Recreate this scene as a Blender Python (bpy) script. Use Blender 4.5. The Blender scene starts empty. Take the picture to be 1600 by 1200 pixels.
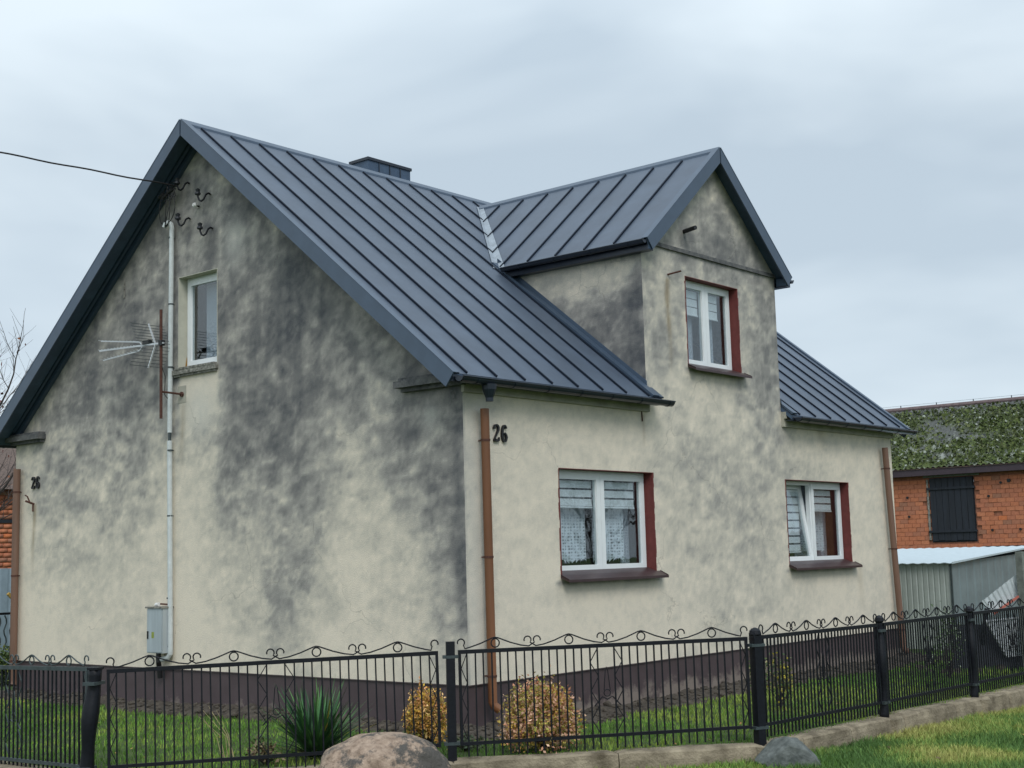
import bpy, math, random
import numpy as np
from mathutils import Vector, Matrix
from mathutils.geometry import tessellate_polygon
R = math.radians
random.seed(7)
rng = np.random.default_rng(11)
sc = bpy.context.scene
col = sc.collection

# ------------------------------------------------------------------ camera
cam_d = bpy.data.cameras.new('camera')
cam = bpy.data.objects.new('camera', cam_d)
col.objects.link(cam)
CAM = Vector((-10.9918, -10.0157, 1.3788))
_yaw, _pit, _rol, _f = -0.8688, 0.1254, -0.0265, 2119.26
_fw = Vector((-math.sin(_yaw) * math.cos(_pit), math.cos(_yaw) * math.cos(_pit), math.sin(_pit)))
_r = Vector((math.cos(_yaw), math.sin(_yaw), 0)); _u = _r.cross(_fw)
_r2 = math.cos(_rol) * _r + math.sin(_rol) * _u
_u2 = -math.sin(_rol) * _r + math.cos(_rol) * _u
cam.matrix_world = Matrix(((_r2.x, _u2.x, -_fw.x, CAM.x), (_r2.y, _u2.y, -_fw.y, CAM.y), (_r2.z, _u2.z, -_fw.z, CAM.z), (0, 0, 0, 1)))
cam_d.sensor_width = 36.0
cam_d.lens = 36.0 * _f / 1600.0
cam_d.clip_end = 2000
sc.camera = cam

# ------------------------------------------------------------------ world, sun, exposure
SUN_DIR = Vector((-0.42, -0.62, 0.75)).normalized()     # towards the sun
sun_el = math.asin(SUN_DIR.z); sun_az = math.atan2(SUN_DIR.x, SUN_DIR.y)
w = bpy.data.worlds.new('World'); sc.world = w; w.use_nodes = True
nt = w.node_tree; nt.nodes.clear()
def N(nt, t, **k):
    n = nt.nodes.new(t)
    for a, b in k.items(): setattr(n, a, b)
    return n
out = N(nt, 'ShaderNodeOutputWorld')
bg1 = N(nt, 'ShaderNodeBackground'); bg2 = N(nt, 'ShaderNodeBackground'); mx = N(nt, 'ShaderNodeMixShader')
sky = N(nt, 'ShaderNodeTexSky', sky_type='NISHITA', sun_disc=False)
sky.sun_elevation = sun_el; sky.sun_rotation = sun_az
nt.links.new(sky.outputs[0], bg1.inputs[0]); bg1.inputs[1].default_value = 0.07
tc = N(nt, 'ShaderNodeTexCoord')
mp = N(nt, 'ShaderNodeMapping'); mp.inputs['Scale'].default_value = (1, 1, 2.6)
nt.links.new(tc.outputs['Generated'], mp.inputs[0])
nz = N(nt, 'ShaderNodeTexNoise'); nz.inputs['Scale'].default_value = 2.6; nz.inputs['Detail'].default_value = 4; nz.inputs['Roughness'].default_value = .5
nz.inputs['Distortion'].default_value = .3
nt.links.new(mp.outputs[0], nz.inputs['Vector'])
cr = N(nt, 'ShaderNodeValToRGB')
cr.color_ramp.elements[0].position = .33; cr.color_ramp.elements[0].color = (.52, .62, .71, 1)
cr.color_ramp.elements[1].position = .64; cr.color_ramp.elements[1].color = (.755, .855, .925, 1)
dt = N(nt, 'ShaderNodeVectorMath', operation='DOT_PRODUCT'); dt.inputs[1].default_value = (-.62, .72, .1); nt.links.new(tc.outputs['Generated'], dt.inputs[0])
ma = N(nt, 'ShaderNodeMath', operation='MULTIPLY_ADD'); ma.inputs[1].default_value = .24; nt.links.new(dt.outputs['Value'], ma.inputs[0]); nt.links.new(nz.outputs['Fac'], ma.inputs[2])
nt.links.new(ma.outputs[0], cr.inputs[0])
# overcast sky: brighter towards the zenith (CIE overcast), pale band low at the horizon
sep = N(nt, 'ShaderNodeSeparateXYZ'); nt.links.new(tc.outputs['Generated'], sep.inputs[0])
gr = N(nt, 'ShaderNodeMapRange'); gr.inputs['From Min'].default_value = .3; gr.inputs['From Max'].default_value = 1.0
gr.inputs['To Min'].default_value = 1.0; gr.inputs['To Max'].default_value = 1.7
nt.links.new(sep.outputs[2], gr.inputs[0])
hb = N(nt, 'ShaderNodeMapRange'); hb.inputs['From Min'].default_value = .02; hb.inputs['From Max'].default_value = .16
hb.inputs['To Min'].default_value = 1.08; hb.inputs['To Max'].default_value = 1.0
nt.links.new(sep.outputs[2], hb.inputs[0])
mm = N(nt, 'ShaderNodeMath', operation='MULTIPLY'); nt.links.new(gr.outputs[0], mm.inputs[0]); nt.links.new(hb.outputs[0], mm.inputs[1])
nt.links.new(cr.outputs[0], bg2.inputs[0]); nt.links.new(mm.outputs[0], bg2.inputs[1])
mx.inputs[0].default_value = .9
nt.links.new(bg1.outputs[0], mx.inputs[1]); nt.links.new(bg2.outputs[0], mx.inputs[2]); nt.links.new(mx.outputs[0], out.inputs[0])
sd = bpy.data.lights.new('sun', 'SUN'); sd.energy = 1.35; sd.angle = R(25); sd.color = (1, .97, .92)
so = bpy.data.objects.new('sun', sd); col.objects.link(so)
so.rotation_euler = SUN_DIR.to_track_quat('Z', 'Y').to_euler()
sc.view_settings.view_transform = 'Standard'; sc.view_settings.look = 'None'
sc.view_settings.gamma = 1; sc.view_settings.exposure = 0.14
sc.view_settings.use_curve_mapping = False

# ------------------------------------------------------------------ materials
def mat(name, c, rough=.8, metal=0, var=.15, scale=6, bump=0, bscale=40, c2=None, spec=.5, streak=False, attr=None, coat=0):
    m = bpy.data.materials.new(name); m.use_nodes = True
    nt = m.node_tree; b = nt.nodes['Principled BSDF']
    b.inputs['Roughness'].default_value = rough; b.inputs['Metallic'].default_value = metal
    b.inputs['Specular IOR Level'].default_value = spec
    if coat: b.inputs['Coat Weight'].default_value = coat
    tc = N(nt, 'ShaderNodeTexCoord'); mp = N(nt, 'ShaderNodeMapping')
    nt.links.new(tc.outputs['Object'], mp.inputs[0])
    if streak: mp.inputs['Scale'].default_value = (1, 1, .12)
    nz = N(nt, 'ShaderNodeTexNoise'); nz.inputs['Scale'].default_value = scale; nz.inputs['Detail'].default_value = 6; nz.inputs['Roughness'].default_value = .65
    nt.links.new(mp.outputs[0], nz.inputs['Vector'])
    rp = N(nt, 'ShaderNodeValToRGB')
    a = tuple(max(0, x * (1 - var)) for x in c); d = tuple(x * (1 + var) for x in c) if c2 is None else c2
    rp.color_ramp.elements[0].position = .3; rp.color_ramp.elements[0].color = (*a, 1)
    rp.color_ramp.elements[1].position = .7; rp.color_ramp.elements[1].color = (*d, 1)
    nt.links.new(nz.outputs['Fac'], rp.inputs[0])
    src = rp.outputs[0]
    if attr:
        at = N(nt, 'ShaderNodeAttribute'); at.attribute_name = attr
        mi = N(nt, 'ShaderNodeMix', data_type='RGBA', blend_type='MULTIPLY'); mi.inputs[0].default_value = 1
        nt.links.new(src, mi.inputs[6]); nt.links.new(at.outputs['Color'], mi.inputs[7]); src = mi.outputs[2]
    nt.links.new(src, b.inputs['Base Color'])
    if bump:
        n2 = N(nt, 'ShaderNodeTexNoise'); n2.inputs['Scale'].default_value = bscale; n2.inputs['Detail'].default_value = 5
        nt.links.new(tc.outputs['Object'], n2.inputs['Vector'])
        bp = N(nt, 'ShaderNodeBump'); bp.inputs['Strength'].default_value = bump; bp.inputs['Distance'].default_value = .02
        nt.links.new(n2.outputs['Fac'], bp.inputs['Height']); nt.links.new(bp.outputs[0], b.inputs['Normal'])
    return m

def stucco():
    m = bpy.data.materials.new('weathered_stucco'); m.use_nodes = True
    nt = m.node_tree; b = nt.nodes['Principled BSDF']; L = nt.links.new
    b.inputs['Roughness'].default_value = .92; b.inputs['Specular IOR Level'].default_value = .2
    at = N(nt, 'ShaderNodeAttribute'); at.attribute_name = 'stain'
    sx = N(nt, 'ShaderNodeSeparateColor'); L(at.outputs['Color'], sx.inputs[0])
    tc = N(nt, 'ShaderNodeTexCoord')
    nz = N(nt, 'ShaderNodeTexNoise'); nz.inputs['Scale'].default_value = 9; nz.inputs['Detail'].default_value = 10; nz.inputs['Roughness'].default_value = .82
    L(tc.outputs['Object'], nz.inputs['Vector'])
    mr = N(nt, 'ShaderNodeMapRange'); mr.inputs['From Min'].default_value = .25; mr.inputs['From Max'].default_value = .75
    mr.inputs['To Min'].default_value = -.13; mr.inputs['To Max'].default_value = .13; L(nz.outputs['Fac'], mr.inputs[0])
    ad = N(nt, 'ShaderNodeMath', operation='ADD'); L(sx.outputs[0], ad.inputs[0]); L(mr.outputs[0], ad.inputs[1])
    rp = N(nt, 'ShaderNodeValToRGB'); cr = rp.color_ramp
    cr.elements[0].position = 0; cr.elements[0].color = (.785, .70, .575, 1)
    cr.elements[1].position = 1; cr.elements[1].color = (.098, .102, .110, 1)
    for p, c in ((.22, (.585, .54, .455)), (.45, (.37, .352, .32)), (.72, (.205, .20, .193))):
        e = cr.elements.new(p); e.color = (*c, 1)
    L(ad.outputs[0], rp.inputs[0])
    # rust / algae run marks carried in the green channel
    mi = N(nt, 'ShaderNodeMix', data_type='RGBA'); L(sx.outputs[1], mi.inputs[0]); L(rp.outputs[0], mi.inputs[6]); mi.inputs[7].default_value = (.20, .135, .05, 1)
    # whitish patches carried in the blue channel
    mj = N(nt, 'ShaderNodeMix', data_type='RGBA'); L(sx.outputs[2], mj.inputs[0]); L(mi.outputs[2], mj.inputs[6]); mj.inputs[7].default_value = (.63, .62, .57, 1)
    # sprayed-on grain
    n3 = N(nt, 'ShaderNodeTexNoise'); n3.inputs['Scale'].default_value = 110; n3.inputs['Detail'].default_value = 3; L(tc.outputs['Object'], n3.inputs['Vector'])
    m3 = N(nt, 'ShaderNodeMapRange'); m3.inputs['From Min'].default_value = .3; m3.inputs['From Max'].default_value = .7
    m3.inputs['To Min'].default_value = .84; m3.inputs['To Max'].default_value = 1.12; L(n3.outputs['Fac'], m3.inputs[0])
    mk = N(nt, 'ShaderNodeMix', data_type='RGBA', blend_type='MULTIPLY'); mk.inputs[0].default_value = 1; L(mj.outputs[2], mk.inputs[6]); L(m3.outputs[0], mk.inputs[7])
    # a few hairline cracks in the render
    nd = N(nt, 'ShaderNodeTexNoise'); nd.inputs['Scale'].default_value = 2.5; nd.inputs['Detail'].default_value = 6; L(tc.outputs['Object'], nd.inputs['Vector'])
    vm = N(nt, 'ShaderNodeVectorMath', operation='MULTIPLY_ADD'); L(nd.outputs['Color'], vm.inputs[0]); vm.inputs[1].default_value = (.45, .45, .45); L(tc.outputs['Object'], vm.inputs[2])
    vo = N(nt, 'ShaderNodeTexVoronoi', feature='DISTANCE_TO_EDGE'); vo.inputs['Scale'].default_value = .55; L(vm.outputs[0], vo.inputs['Vector'])
    vr = N(nt, 'ShaderNodeMapRange'); vr.inputs['From Min'].default_value = .0012; vr.inputs['From Max'].default_value = .0032; vr.inputs['To Min'].default_value = .78; vr.inputs['To Max'].default_value = 1; L(vo.outputs['Distance'], vr.inputs[0])
    n5 = N(nt, 'ShaderNodeTexNoise'); n5.inputs['Scale'].default_value = .9; L(tc.outputs['Object'], n5.inputs['Vector'])
    m5 = N(nt, 'ShaderNodeMapRange'); m5.inputs['From Min'].default_value = .50; m5.inputs['From Max'].default_value = .58; L(n5.outputs['Fac'], m5.inputs[0])
    mc = N(nt, 'ShaderNodeMix', data_type='RGBA', blend_type='MULTIPLY'); L(m5.outputs[0], mc.inputs[0]); L(mk.outputs[2], mc.inputs[6]); L(vr.outputs[0], mc.inputs[7])
    L(mc.outputs[2], b.inputs['Base Color'])
    bp = N(nt, 'ShaderNodeBump'); bp.inputs['Strength'].default_value = .55; bp.inputs['Distance'].default_value = .012
    n4 = N(nt, 'ShaderNodeTexNoise'); n4.inputs['Scale'].default_value = 70; n4.inputs['Detail'].default_value = 6; n4.inputs['Roughness'].default_value = .7
    L(tc.outputs['Object'], n4.inputs['Vector']); L(n4.outputs['Fac'], bp.inputs['Height']); L(bp.outputs[0], b.inputs['Normal'])
    return m

def glassmat():
    m = bpy.data.materials.new('window_glass'); m.use_nodes = True
    nt = m.node_tree; nt.nodes.clear(); L = nt.links.new
    o = N(nt, 'ShaderNodeOutputMaterial'); mx = N(nt, 'ShaderNodeMixShader'); t = N(nt, 'ShaderNodeBsdfTransparent'); g = N(nt, 'ShaderNodeBsdfGlossy')
    t.inputs[0].default_value = (.88, .92, .93, 1); g.inputs['Roughness'].default_value = .015
    lw = N(nt, 'ShaderNodeLayerWeight'); pw = N(nt, 'ShaderNodeMath', operation='POWER'); pw.inputs[1].default_value = 3.5; L(lw.outputs['Facing'], pw.inputs[0])
    f = N(nt, 'ShaderNodeMath', operation='MULTIPLY_ADD'); L(pw.outputs[0], f.inputs[0]); f.inputs[1].default_value = .75; f.inputs[2].default_value = .08
    tc = N(nt, 'ShaderNodeTexCoord'); nz = N(nt, 'ShaderNodeTexNoise'); nz.inputs['Scale'].default_value = 2.2
    bp = N(nt, 'ShaderNodeBump'); bp.inputs['Strength'].default_value = .12; bp.inputs['Distance'].default_value = .02
    L(tc.outputs['Object'], nz.inputs[0]); L(nz.outputs[0], bp.inputs['Height']); L(bp.outputs[0], g.inputs['Normal'])
    L(f.outputs[0], mx.inputs[0]); L(t.outputs[0], mx.inputs[1]); L(g.outputs[0], mx.inputs[2]); L(mx.outputs[0], o.inputs[0])
    return m

def lacemat(name, c, hole=.5, grid=26):
    m = bpy.data.materials.new(name); m.use_nodes = True
    nt = m.node_tree; b = nt.nodes['Principled BSDF']; L = nt.links.new
    b.inputs['Base Color'].default_value = (*c, 1); b.inputs['Roughness'].default_value = .9
    tc = N(nt, 'ShaderNodeTexCoord')
    vo = N(nt, 'ShaderNodeTexVoronoi'); vo.inputs['Scale'].default_value = grid; vo.inputs['Randomness'].default_value = .25
    mp = N(nt, 'ShaderNodeMapping'); mp.inputs['Scale'].default_value = (1, .05, 1)
    L(tc.outputs['Object'], mp.inputs[0]); L(mp.outputs[0], vo.inputs['Vector'])
    sp = N(nt, 'ShaderNodeSeparateXYZ'); L(tc.outputs['Object'], sp.inputs[0])
    lw = N(nt, 'ShaderNodeMapRange'); lw.inputs['From Min'].default_value = .55; lw.inputs['From Max'].default_value = .75
    lw.inputs['To Min'].default_value = 1; lw.inputs['To Max'].default_value = .15; L(sp.outputs[2], lw.inputs[0])
    gt = N(nt, 'ShaderNodeMapRange'); gt.inputs['From Min'].default_value = .2; gt.inputs['From Max'].default_value = .5; gt.inputs['To Min'].default_value = .25; gt.inputs['To Max'].default_value = 1
    L(vo.outputs['Distance'], gt.inputs[0])
    mixv = N(nt, 'ShaderNodeMix'); mixv.inputs[2].default_value = hole; L(lw.outputs[0], mixv.inputs[0]); L(gt.outputs[0], mixv.inputs[3])
    L(mixv.outputs[0], b.inputs['Alpha'])
    return m

M = dict(
    stucco=stucco(), glass=glassmat(),
    plaster=mat('plaster_trim', (.40, .385, .33), .9, bump=.3, var=.3, scale=3, c2=(.47, .45, .37)),
    dirtyplaster=mat('dirty_cornice', (.075, .08, .09), .95, bump=.6, var=.35, scale=9, c2=(.17, .17, .165)),
    cream=mat('cream_reveal', (.50, .49, .41), .9, var=.1),
    plinth=mat('plinth_paint', (.072, .050, .054), .6, var=.12, scale=3, bump=.15, bscale=60),
    roof=mat('slate_roof_sheet', (.072, .096, .135), .5, .1, var=.16, scale=2.2, spec=.55, bump=.12, bscale=2.5),
    trim=mat('slate_trim', (.055, .084, .128), .42, .15, var=.10, scale=5, spec=.6),
    seam=mat('shaded_seam', (.006, .012, .024), .7, 0, var=.1, spec=.25),  # near-black: the shadow beside each raised rib is put into the seam colour
    soffit=mat('dark_soffit', (.05, .085, .14), .6, var=.2),
    gutter=mat('gutter_dark', (.014, .021, .034), .32, .2, var=.2, spec=.6),
    galv=mat('lead_grey_flashing', (.30, .34, .38), .45, .5, var=.25, scale=7),
    zinc=mat('zinc_box', (.42, .47, .50), .5, .3, var=.15, scale=9, streak=True),
    pvc=mat('white_pvc', (.78, .81, .82), .35, var=.04),
    conduit=mat('pale_conduit', (.56, .60, .60), .45, var=.12, scale=12),
    red=mat('red_brown_reveal', (.15, .032, .028), .65, var=.2, scale=9, bump=.15),
    sill=mat('brown_sill', (.06, .036, .038), .4, .2, var=.2),
    greysill=mat('old_concrete_sill', (.12, .115, .10), .95, var=.5, scale=18, bump=.8, c2=(.36, .35, .31)),
    brown=mat('brown_downpipe', (.165, .066, .026), .5, var=.22, scale=5, streak=True),
    brown2=mat('faded_brown_downpipe', (.17, .095, .065), .6, var=.22, scale=5, streak=True),
    black=mat('black_iron', (.005, .006, .010), .5, 0, var=.35, scale=20, spec=.3, bump=.1),
    greyiron=mat('grey_green_iron', (.05, .066, .07), .5, .2, var=.35, scale=14, spec=.5),
    rust=mat('rusty_steel', (.085, .035, .025), .85, .1, var=.4, scale=30),
    alu=mat('aluminium', (.62, .64, .66), .4, .6, var=.1),
    darkcol=mat('black_plastic', (.01, .01, .012), .5, var=.2),
    porcelain=mat('porcelain', (.022, .024, .03), .3, var=.3),
    white=mat('white_ceramic', (.75, .75, .73), .35, var=.05),
    blind=mat('blind_fabric', (.85, .85, .87), .9, var=.08),
    lace=lacemat('lace_curtain', (.72, .75, .80), .6),
    sheer=lacemat('sky_tinted_sheer', (.48, .51, .58), .85, 60),
    interior=mat('dim_interior', (.02, .026, .034), .95, var=.2),
    flower=mat('red_flower', (.5, .02, .03), .6),
    concrete=mat('mossy_concrete', (.17, .135, .085), .95, var=.45, scale=4, bump=.7, bscale=45, c2=(.37, .31, .22)),
    postc=mat('concrete_post', (.17, .185, .165), .9, var=.3, scale=10, bump=.3),
    rock=None,
    slate=mat('grey_stone', (.075, .09, .085), .85, var=.4, scale=9, bump=.8, bscale=22, c2=(.16, .175, .165)),
    soil=mat('dug_soil', (.042, .032, .024), 1, var=.5, scale=11, bump=1, bscale=18, c2=(.10, .082, .064)),
    clod=mat('soil_clod', (.05, .038, .029), 1, var=.5, scale=9, bump=1, bscale=30, c2=(.115, .098, .078)),
    ground=mat('grass_ground', (.035, .065, .014), 1, var=.4, scale=4, bump=1, bscale=50, c2=(.07, .115, .022)),
    blade=mat('grass_blades', (1, 1, 1), .7, var=.12, scale=2, attr='tint', spec=.25),
    leaf=mat('leaves', (1, 1, 1), .6, var=.1, attr='tint', spec=.35),
    bark=mat('bark', (.060, .050, .045), .95, var=.35, scale=14, bump=.5),
    brick=mat('orange_hollow_brick', (1, 1, 1), .9, var=.13, scale=9, attr='tint', bump=.4, bscale=30),
    mortar=mat('mortar', (.30, .125, .075), .95, var=.3, scale=10),
    blackwood=mat('tarred_boards', (.010, .014, .022), .7, var=.4, scale=9, streak=True),
    moss=mat('moss_roof', (1, 1, 1), .95, var=.25, scale=14, attr='tint', bump=.8, bscale=12),
    fascia=mat('purple_brown_fascia', (.045, .030, .040), .6, var=.2),
    shedroof=mat('pale_tin_roof', (.50, .58, .62), .45, .1, var=.05),
    shedwall=mat('grey_green_tin', (.40, .44, .41), .5, .05, var=.12, scale=3),
    shedwall2=mat('galvanised_tin', (.23, .285, .30), .42, .3, var=.2, scale=2),
    rail_red=mat('red_batten', (.42, .12, .09), .7, var=.2),
    tile=mat('dark_tiles', (.11, .075, .06), .9, var=.4, scale=10),
    bluefence=mat('blue_grey_sheet', (.27, .35, .41), .5, .2, var=.1),
)
def rockmat():
    m = mat('speckled_granite', (.22, .15, .105), .9, var=.28, scale=14, bump=1, bscale=26, c2=(.44, .33, .25))
    nt = m.node_tree; b = nt.nodes['Principled BSDF']; L = nt.links.new
    src = b.inputs['Base Color'].links[0].from_socket
    tc = N(nt, 'ShaderNodeTexCoord'); nz = N(nt, 'ShaderNodeTexNoise'); nz.inputs['Scale'].default_value = 4.3; nz.inputs['Detail'].default_value = 9; nz.inputs['Roughness'].default_value = .75
    L(tc.outputs['Object'], nz.inputs['Vector'])
    rp = N(nt, 'ShaderNodeValToRGB'); rp.color_ramp.elements[0].position = .52; rp.color_ramp.elements[1].position = .60; rp.color_ramp.elements[0].color = (0, 0, 0, 1)
    L(nz.outputs['Fac'], rp.inputs[0])
    mi = N(nt, 'ShaderNodeMix', data_type='RGBA'); L(rp.outputs[0], mi.inputs[0]); L(src, mi.inputs[6]); mi.inputs[7].default_value = (.075, .068, .06, 1)
    sx = N(nt, 'ShaderNodeVectorMath', operation='DISTANCE'); sx.inputs[1].default_value = (.34, -.12, .30); L(tc.outputs['Object'], sx.inputs[0])
    mr = N(nt, 'ShaderNodeMapRange'); mr.inputs['From Min'].default_value = .10; mr.inputs['From Max'].default_value = .40; mr.inputs['To Min'].default_value = .14; mr.inputs['To Max'].default_value = 0; L(sx.outputs['Value'], mr.inputs[0])
    ad = N(nt, 'ShaderNodeMath', operation='ADD'); L(nz.outputs['Fac'], ad.inputs[0]); L(mr.outputs[0], ad.inputs[1]); L(ad.outputs[0], rp.inputs[0])
    L(mi.outputs[2], b.inputs['Base Color'])
    return m
M['rock'] = rockmat()
def plinthmat():
    m = M['plinth']; nt = m.node_tree; b = nt.nodes['Principled BSDF']; L = nt.links.new
    src = b.inputs['Base Color'].links[0].from_socket
    tc = N(nt, 'ShaderNodeTexCoord'); nz = N(nt, 'ShaderNodeTexNoise'); nz.inputs['Scale'].default_value = 3.0; nz.inputs['Detail'].default_value = 9; nz.inputs['Roughness'].default_value = .78
    L(tc.outputs['Object'], nz.inputs['Vector'])
    at = N(nt, 'ShaderNodeAttribute'); at.attribute_name = 'stain'
    ad = N(nt, 'ShaderNodeMath', operation='MULTIPLY_ADD'); L(at.outputs['Fac'], ad.inputs[0]); ad.inputs[1].default_value = .33; L(nz.outputs['Fac'], ad.inputs[2])
    rp = N(nt, 'ShaderNodeValToRGB'); rp.color_ramp.elements[0].position = .66; rp.color_ramp.elements[1].position = .80; rp.color_ramp.elements[0].color = (0, 0, 0, 1)
    L(ad.outputs[0], rp.inputs[0])
    mi = N(nt, 'ShaderNodeMix', data_type='RGBA'); L(rp.outputs[0], mi.inputs[0]); L(src, mi.inputs[6]); mi.inputs[7].default_value = (.22, .18, .155, 1)
    L(mi.outputs[2], b.inputs['Base Color'])
plinthmat()

# ------------------------------------------------------------------ helpers
ORG = {}
def org(o): return ORG.get(o.name, Vector((0, 0, 0)))
def tag(o, label=None, cat=None, group=None, kind=None):
    if label: o['label'] = label
    if cat: o['category'] = cat
    if group: o['group'] = group
    if kind: o['kind'] = kind
    return o
def empty(name, loc, label=None, cat=None, group=None):
    o = bpy.data.objects.new(name, None); col.objects.link(o); o.location = loc; o.empty_display_size = .2
    ORG[o.name] = Vector(loc); return tag(o, label, cat, group)
class MB:
    def __init__(s): s.v = []; s.f = []; s.c = None
    def add(s, vs, fs):
        n = len(s.v); s.v += [tuple(v) for v in vs]; s.f += [tuple(i + n for i in f) for f in fs]; return s
    def box(s, a, b, mtx=None):
        x0, y0, z0 = a; x1, y1, z1 = b
        vs = [Vector(p) for p in ((x0,y0,z0),(x1,y0,z0),(x1,y1,z0),(x0,y1,z0),(x0,y0,z1),(x1,y0,z1),(x1,y1,z1),(x0,y1,z1))]
        if mtx is not None: vs = [mtx @ v for v in vs]
        return s.add(vs, [(0,3,2,1),(4,5,6,7),(0,1,5,4),(1,2,6,5),(2,3,7,6),(3,0,4,7)])
    def bar(s, p, q, wd, ht=None, up=(0, 0, 1)):
        ht = ht or wd; p = Vector(p); q = Vector(q); d = (q - p).normalized(); up = Vector(up)
        if abs(d.dot(up)) > .98: up = Vector((0, 1, 0))
        r = d.cross(up).normalized(); u = r.cross(d)
        vs = []
        for c in (p, q):
            for a, b in ((-1,-1),(1,-1),(1,1),(-1,1)): vs.append(c + r * a * wd / 2 + u * b * ht / 2)
        return s.add(vs, [(0,1,2,3),(7,6,5,4),(0,4,5,1),(1,5,6,2),(2,6,7,3),(3,7,4,0)])
    def tube(s, pts, rad, n=8, cap=True):
        pts = [Vector(p) for p in pts]; rs = rad if isinstance(rad, (list, tuple)) else [rad] * len(pts)
        base = len(s.v); prev = None
        for i, p in enumerate(pts):
            t = (pts[min(i + 1, len(pts) - 1)] - pts[max(i - 1, 0)]).normalized()
            if prev is None: a = Vector((0, 0, 1)) if abs(t.z) < .9 else Vector((1, 0, 0))
            else: a = prev
            x = t.cross(a).normalized(); a = x.cross(t).normalized(); prev = a
            for k in range(n):
                an = 2 * math.pi * k / n
                s.v.append(tuple(p + (x * math.cos(an) + a * math.sin(an)) * rs[i]))
        for i in range(len(pts) - 1):
            for k in range(n):
                k2 = (k + 1) % n
                s.f.append((base + i*n + k, base + i*n + k2, base + (i+1)*n + k2, base + (i+1)*n + k))
        if cap:
            s.f.append(tuple(base + k for k in range(n - 1, -1, -1))); s.f.append(tuple(base + (len(pts)-1)*n + k for k in range(n)))
        return s
    def poly_prism(s, poly, offset):
        """closed polygon of 3D points swept by a vector"""
        poly = [Vector(p) for p in poly]; off = Vector(offset); n = len(poly); b = len(s.v)
        s.v += [tuple(p) for p in poly] + [tuple(p + off) for p in poly]
        tr = tessellate_polygon([poly])
        for t in tr: s.f.append(tuple(b + i for i in t)); s.f.append(tuple(b + n + i for i in reversed(t)))
        for i in range(n): j = (i + 1) % n; s.f.append((b + i, b + j, b + n + j, b + n + i))
        return s
    def build(s, name, m, parent=None, loc=None, smooth=False, recalc=True, colors=None, attr='tint'):
        me = bpy.data.meshes.new(name)
        if loc is None: base = org(parent) if parent else Vector((0, 0, 0))
        else: base = Vector(loc)
        if loc == 'local': base = Vector((0,0,0))
        vs = [(x - base.x, y - base.y, z - base.z) for x, y, z in s.v]
        me.from_pydata(vs, [], s.f)
        if colors is not None: setcol(me, colors, attr)
        if recalc:
            import bmesh
            bm = bmesh.new(); bm.from_mesh(me); bmesh.ops.recalc_face_normals(bm, faces=bm.faces); bm.to_mesh(me); bm.free()
        if smooth: me.polygons.foreach_set('use_smooth', [True] * len(me.polygons))
        me.materials.append(m)
        o = bpy.data.objects.new(name, me); col.objects.link(o)
        if parent is not None:
            o.parent = parent
            if loc is not None: o.location = base - org(parent)
        elif loc is not None: o.location = base
        ORG[o.name] = base
        return o
def setcol(me, cols, attr='tint'):
    """cols: per-vertex rgb"""
    a = me.color_attributes.new(attr, 'FLOAT_COLOR', 'POINT')
    arr = np.ones((len(me.vertices), 4), dtype=np.float32); arr[:, :3] = cols
    a.data.foreach_set('color', arr.ravel())
def fastmesh(name, V, F, m, parent=None, cols=None, loc=(0, 0, 0), smooth=False, attr='tint'):
    """V (n,3), F (k,3|4) numpy"""
    V = np.asarray(V, dtype=np.float32) - np.array(loc, dtype=np.float32); F = np.asarray(F, dtype=np.int32)
    me = bpy.data.meshes.new(name); k, c = F.shape
    me.vertices.add(len(V)); me.vertices.foreach_set('co', V.ravel())
    me.loops.add(k * c); me.loops.foreach_set('vertex_index', F.ravel())
    me.polygons.add(k); me.polygons.foreach_set('loop_start', np.arange(0, k * c, c, dtype=np.int32))
    me.update(calc_edges=True); me.validate()
    if smooth: me.polygons.foreach_set('use_smooth', np.ones(k, dtype=bool))
    if cols is not None: setcol(me, cols, attr)
    me.materials.append(m)
    o = bpy.data.objects.new(name, me); col.objects.link(o)
    if parent is not None: o.parent = parent; o.location = Vector(loc) - org(parent)
    else: o.location = loc
    ORG[o.name] = Vector(loc)
    return o
def lattice(seed, shape=(97, 97)): return np.random.default_rng(seed).random(shape)
def vnoise(x, y, seed):
    T = lattice(seed); n = T.shape[0]
    xi = np.floor(x).astype(int); yi = np.floor(y).astype(int); fx = x - xi; fy = y - yi
    fx = fx * fx * (3 - 2 * fx); fy = fy * fy * (3 - 2 * fy)
    a = T[xi % n, yi % n]; b = T[(xi + 1) % n, yi % n]; c = T[xi % n, (yi + 1) % n]; d = T[(xi + 1) % n, (yi + 1) % n]
    return (a * (1 - fx) + b * fx) * (1 - fy) + (c * (1 - fx) + d * fx) * fy
def fbm(x, y, seed, oct=5, g=.55):
    t = 0; a = 1; s = 0
    for i in range(oct): t = t + a * vnoise(x * 2**i, y * 2**i, seed + i); s += a; a *= g
    return t / s
def bilin(Mp, u, v):
    """bicubic-ish smooth sampling of a coarse map, u index on axis 0"""
    A = np.array(Mp); u = np.clip(u, 0, A.shape[0] - 1.001); v = np.clip(v, 0, A.shape[1] - 1.001)
    i = u.astype(int); j = v.astype(int); fu = u - i; fv = v - j
    fu = fu*fu*(3-2*fu); fv = fv*fv*(3-2*fv)
    return (A[i, j]*(1-fu) + A[i+1, j]*fu)*(1-fv) + (A[i, j+1]*(1-fu) + A[i+1, j+1]*fu)*fv
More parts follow.
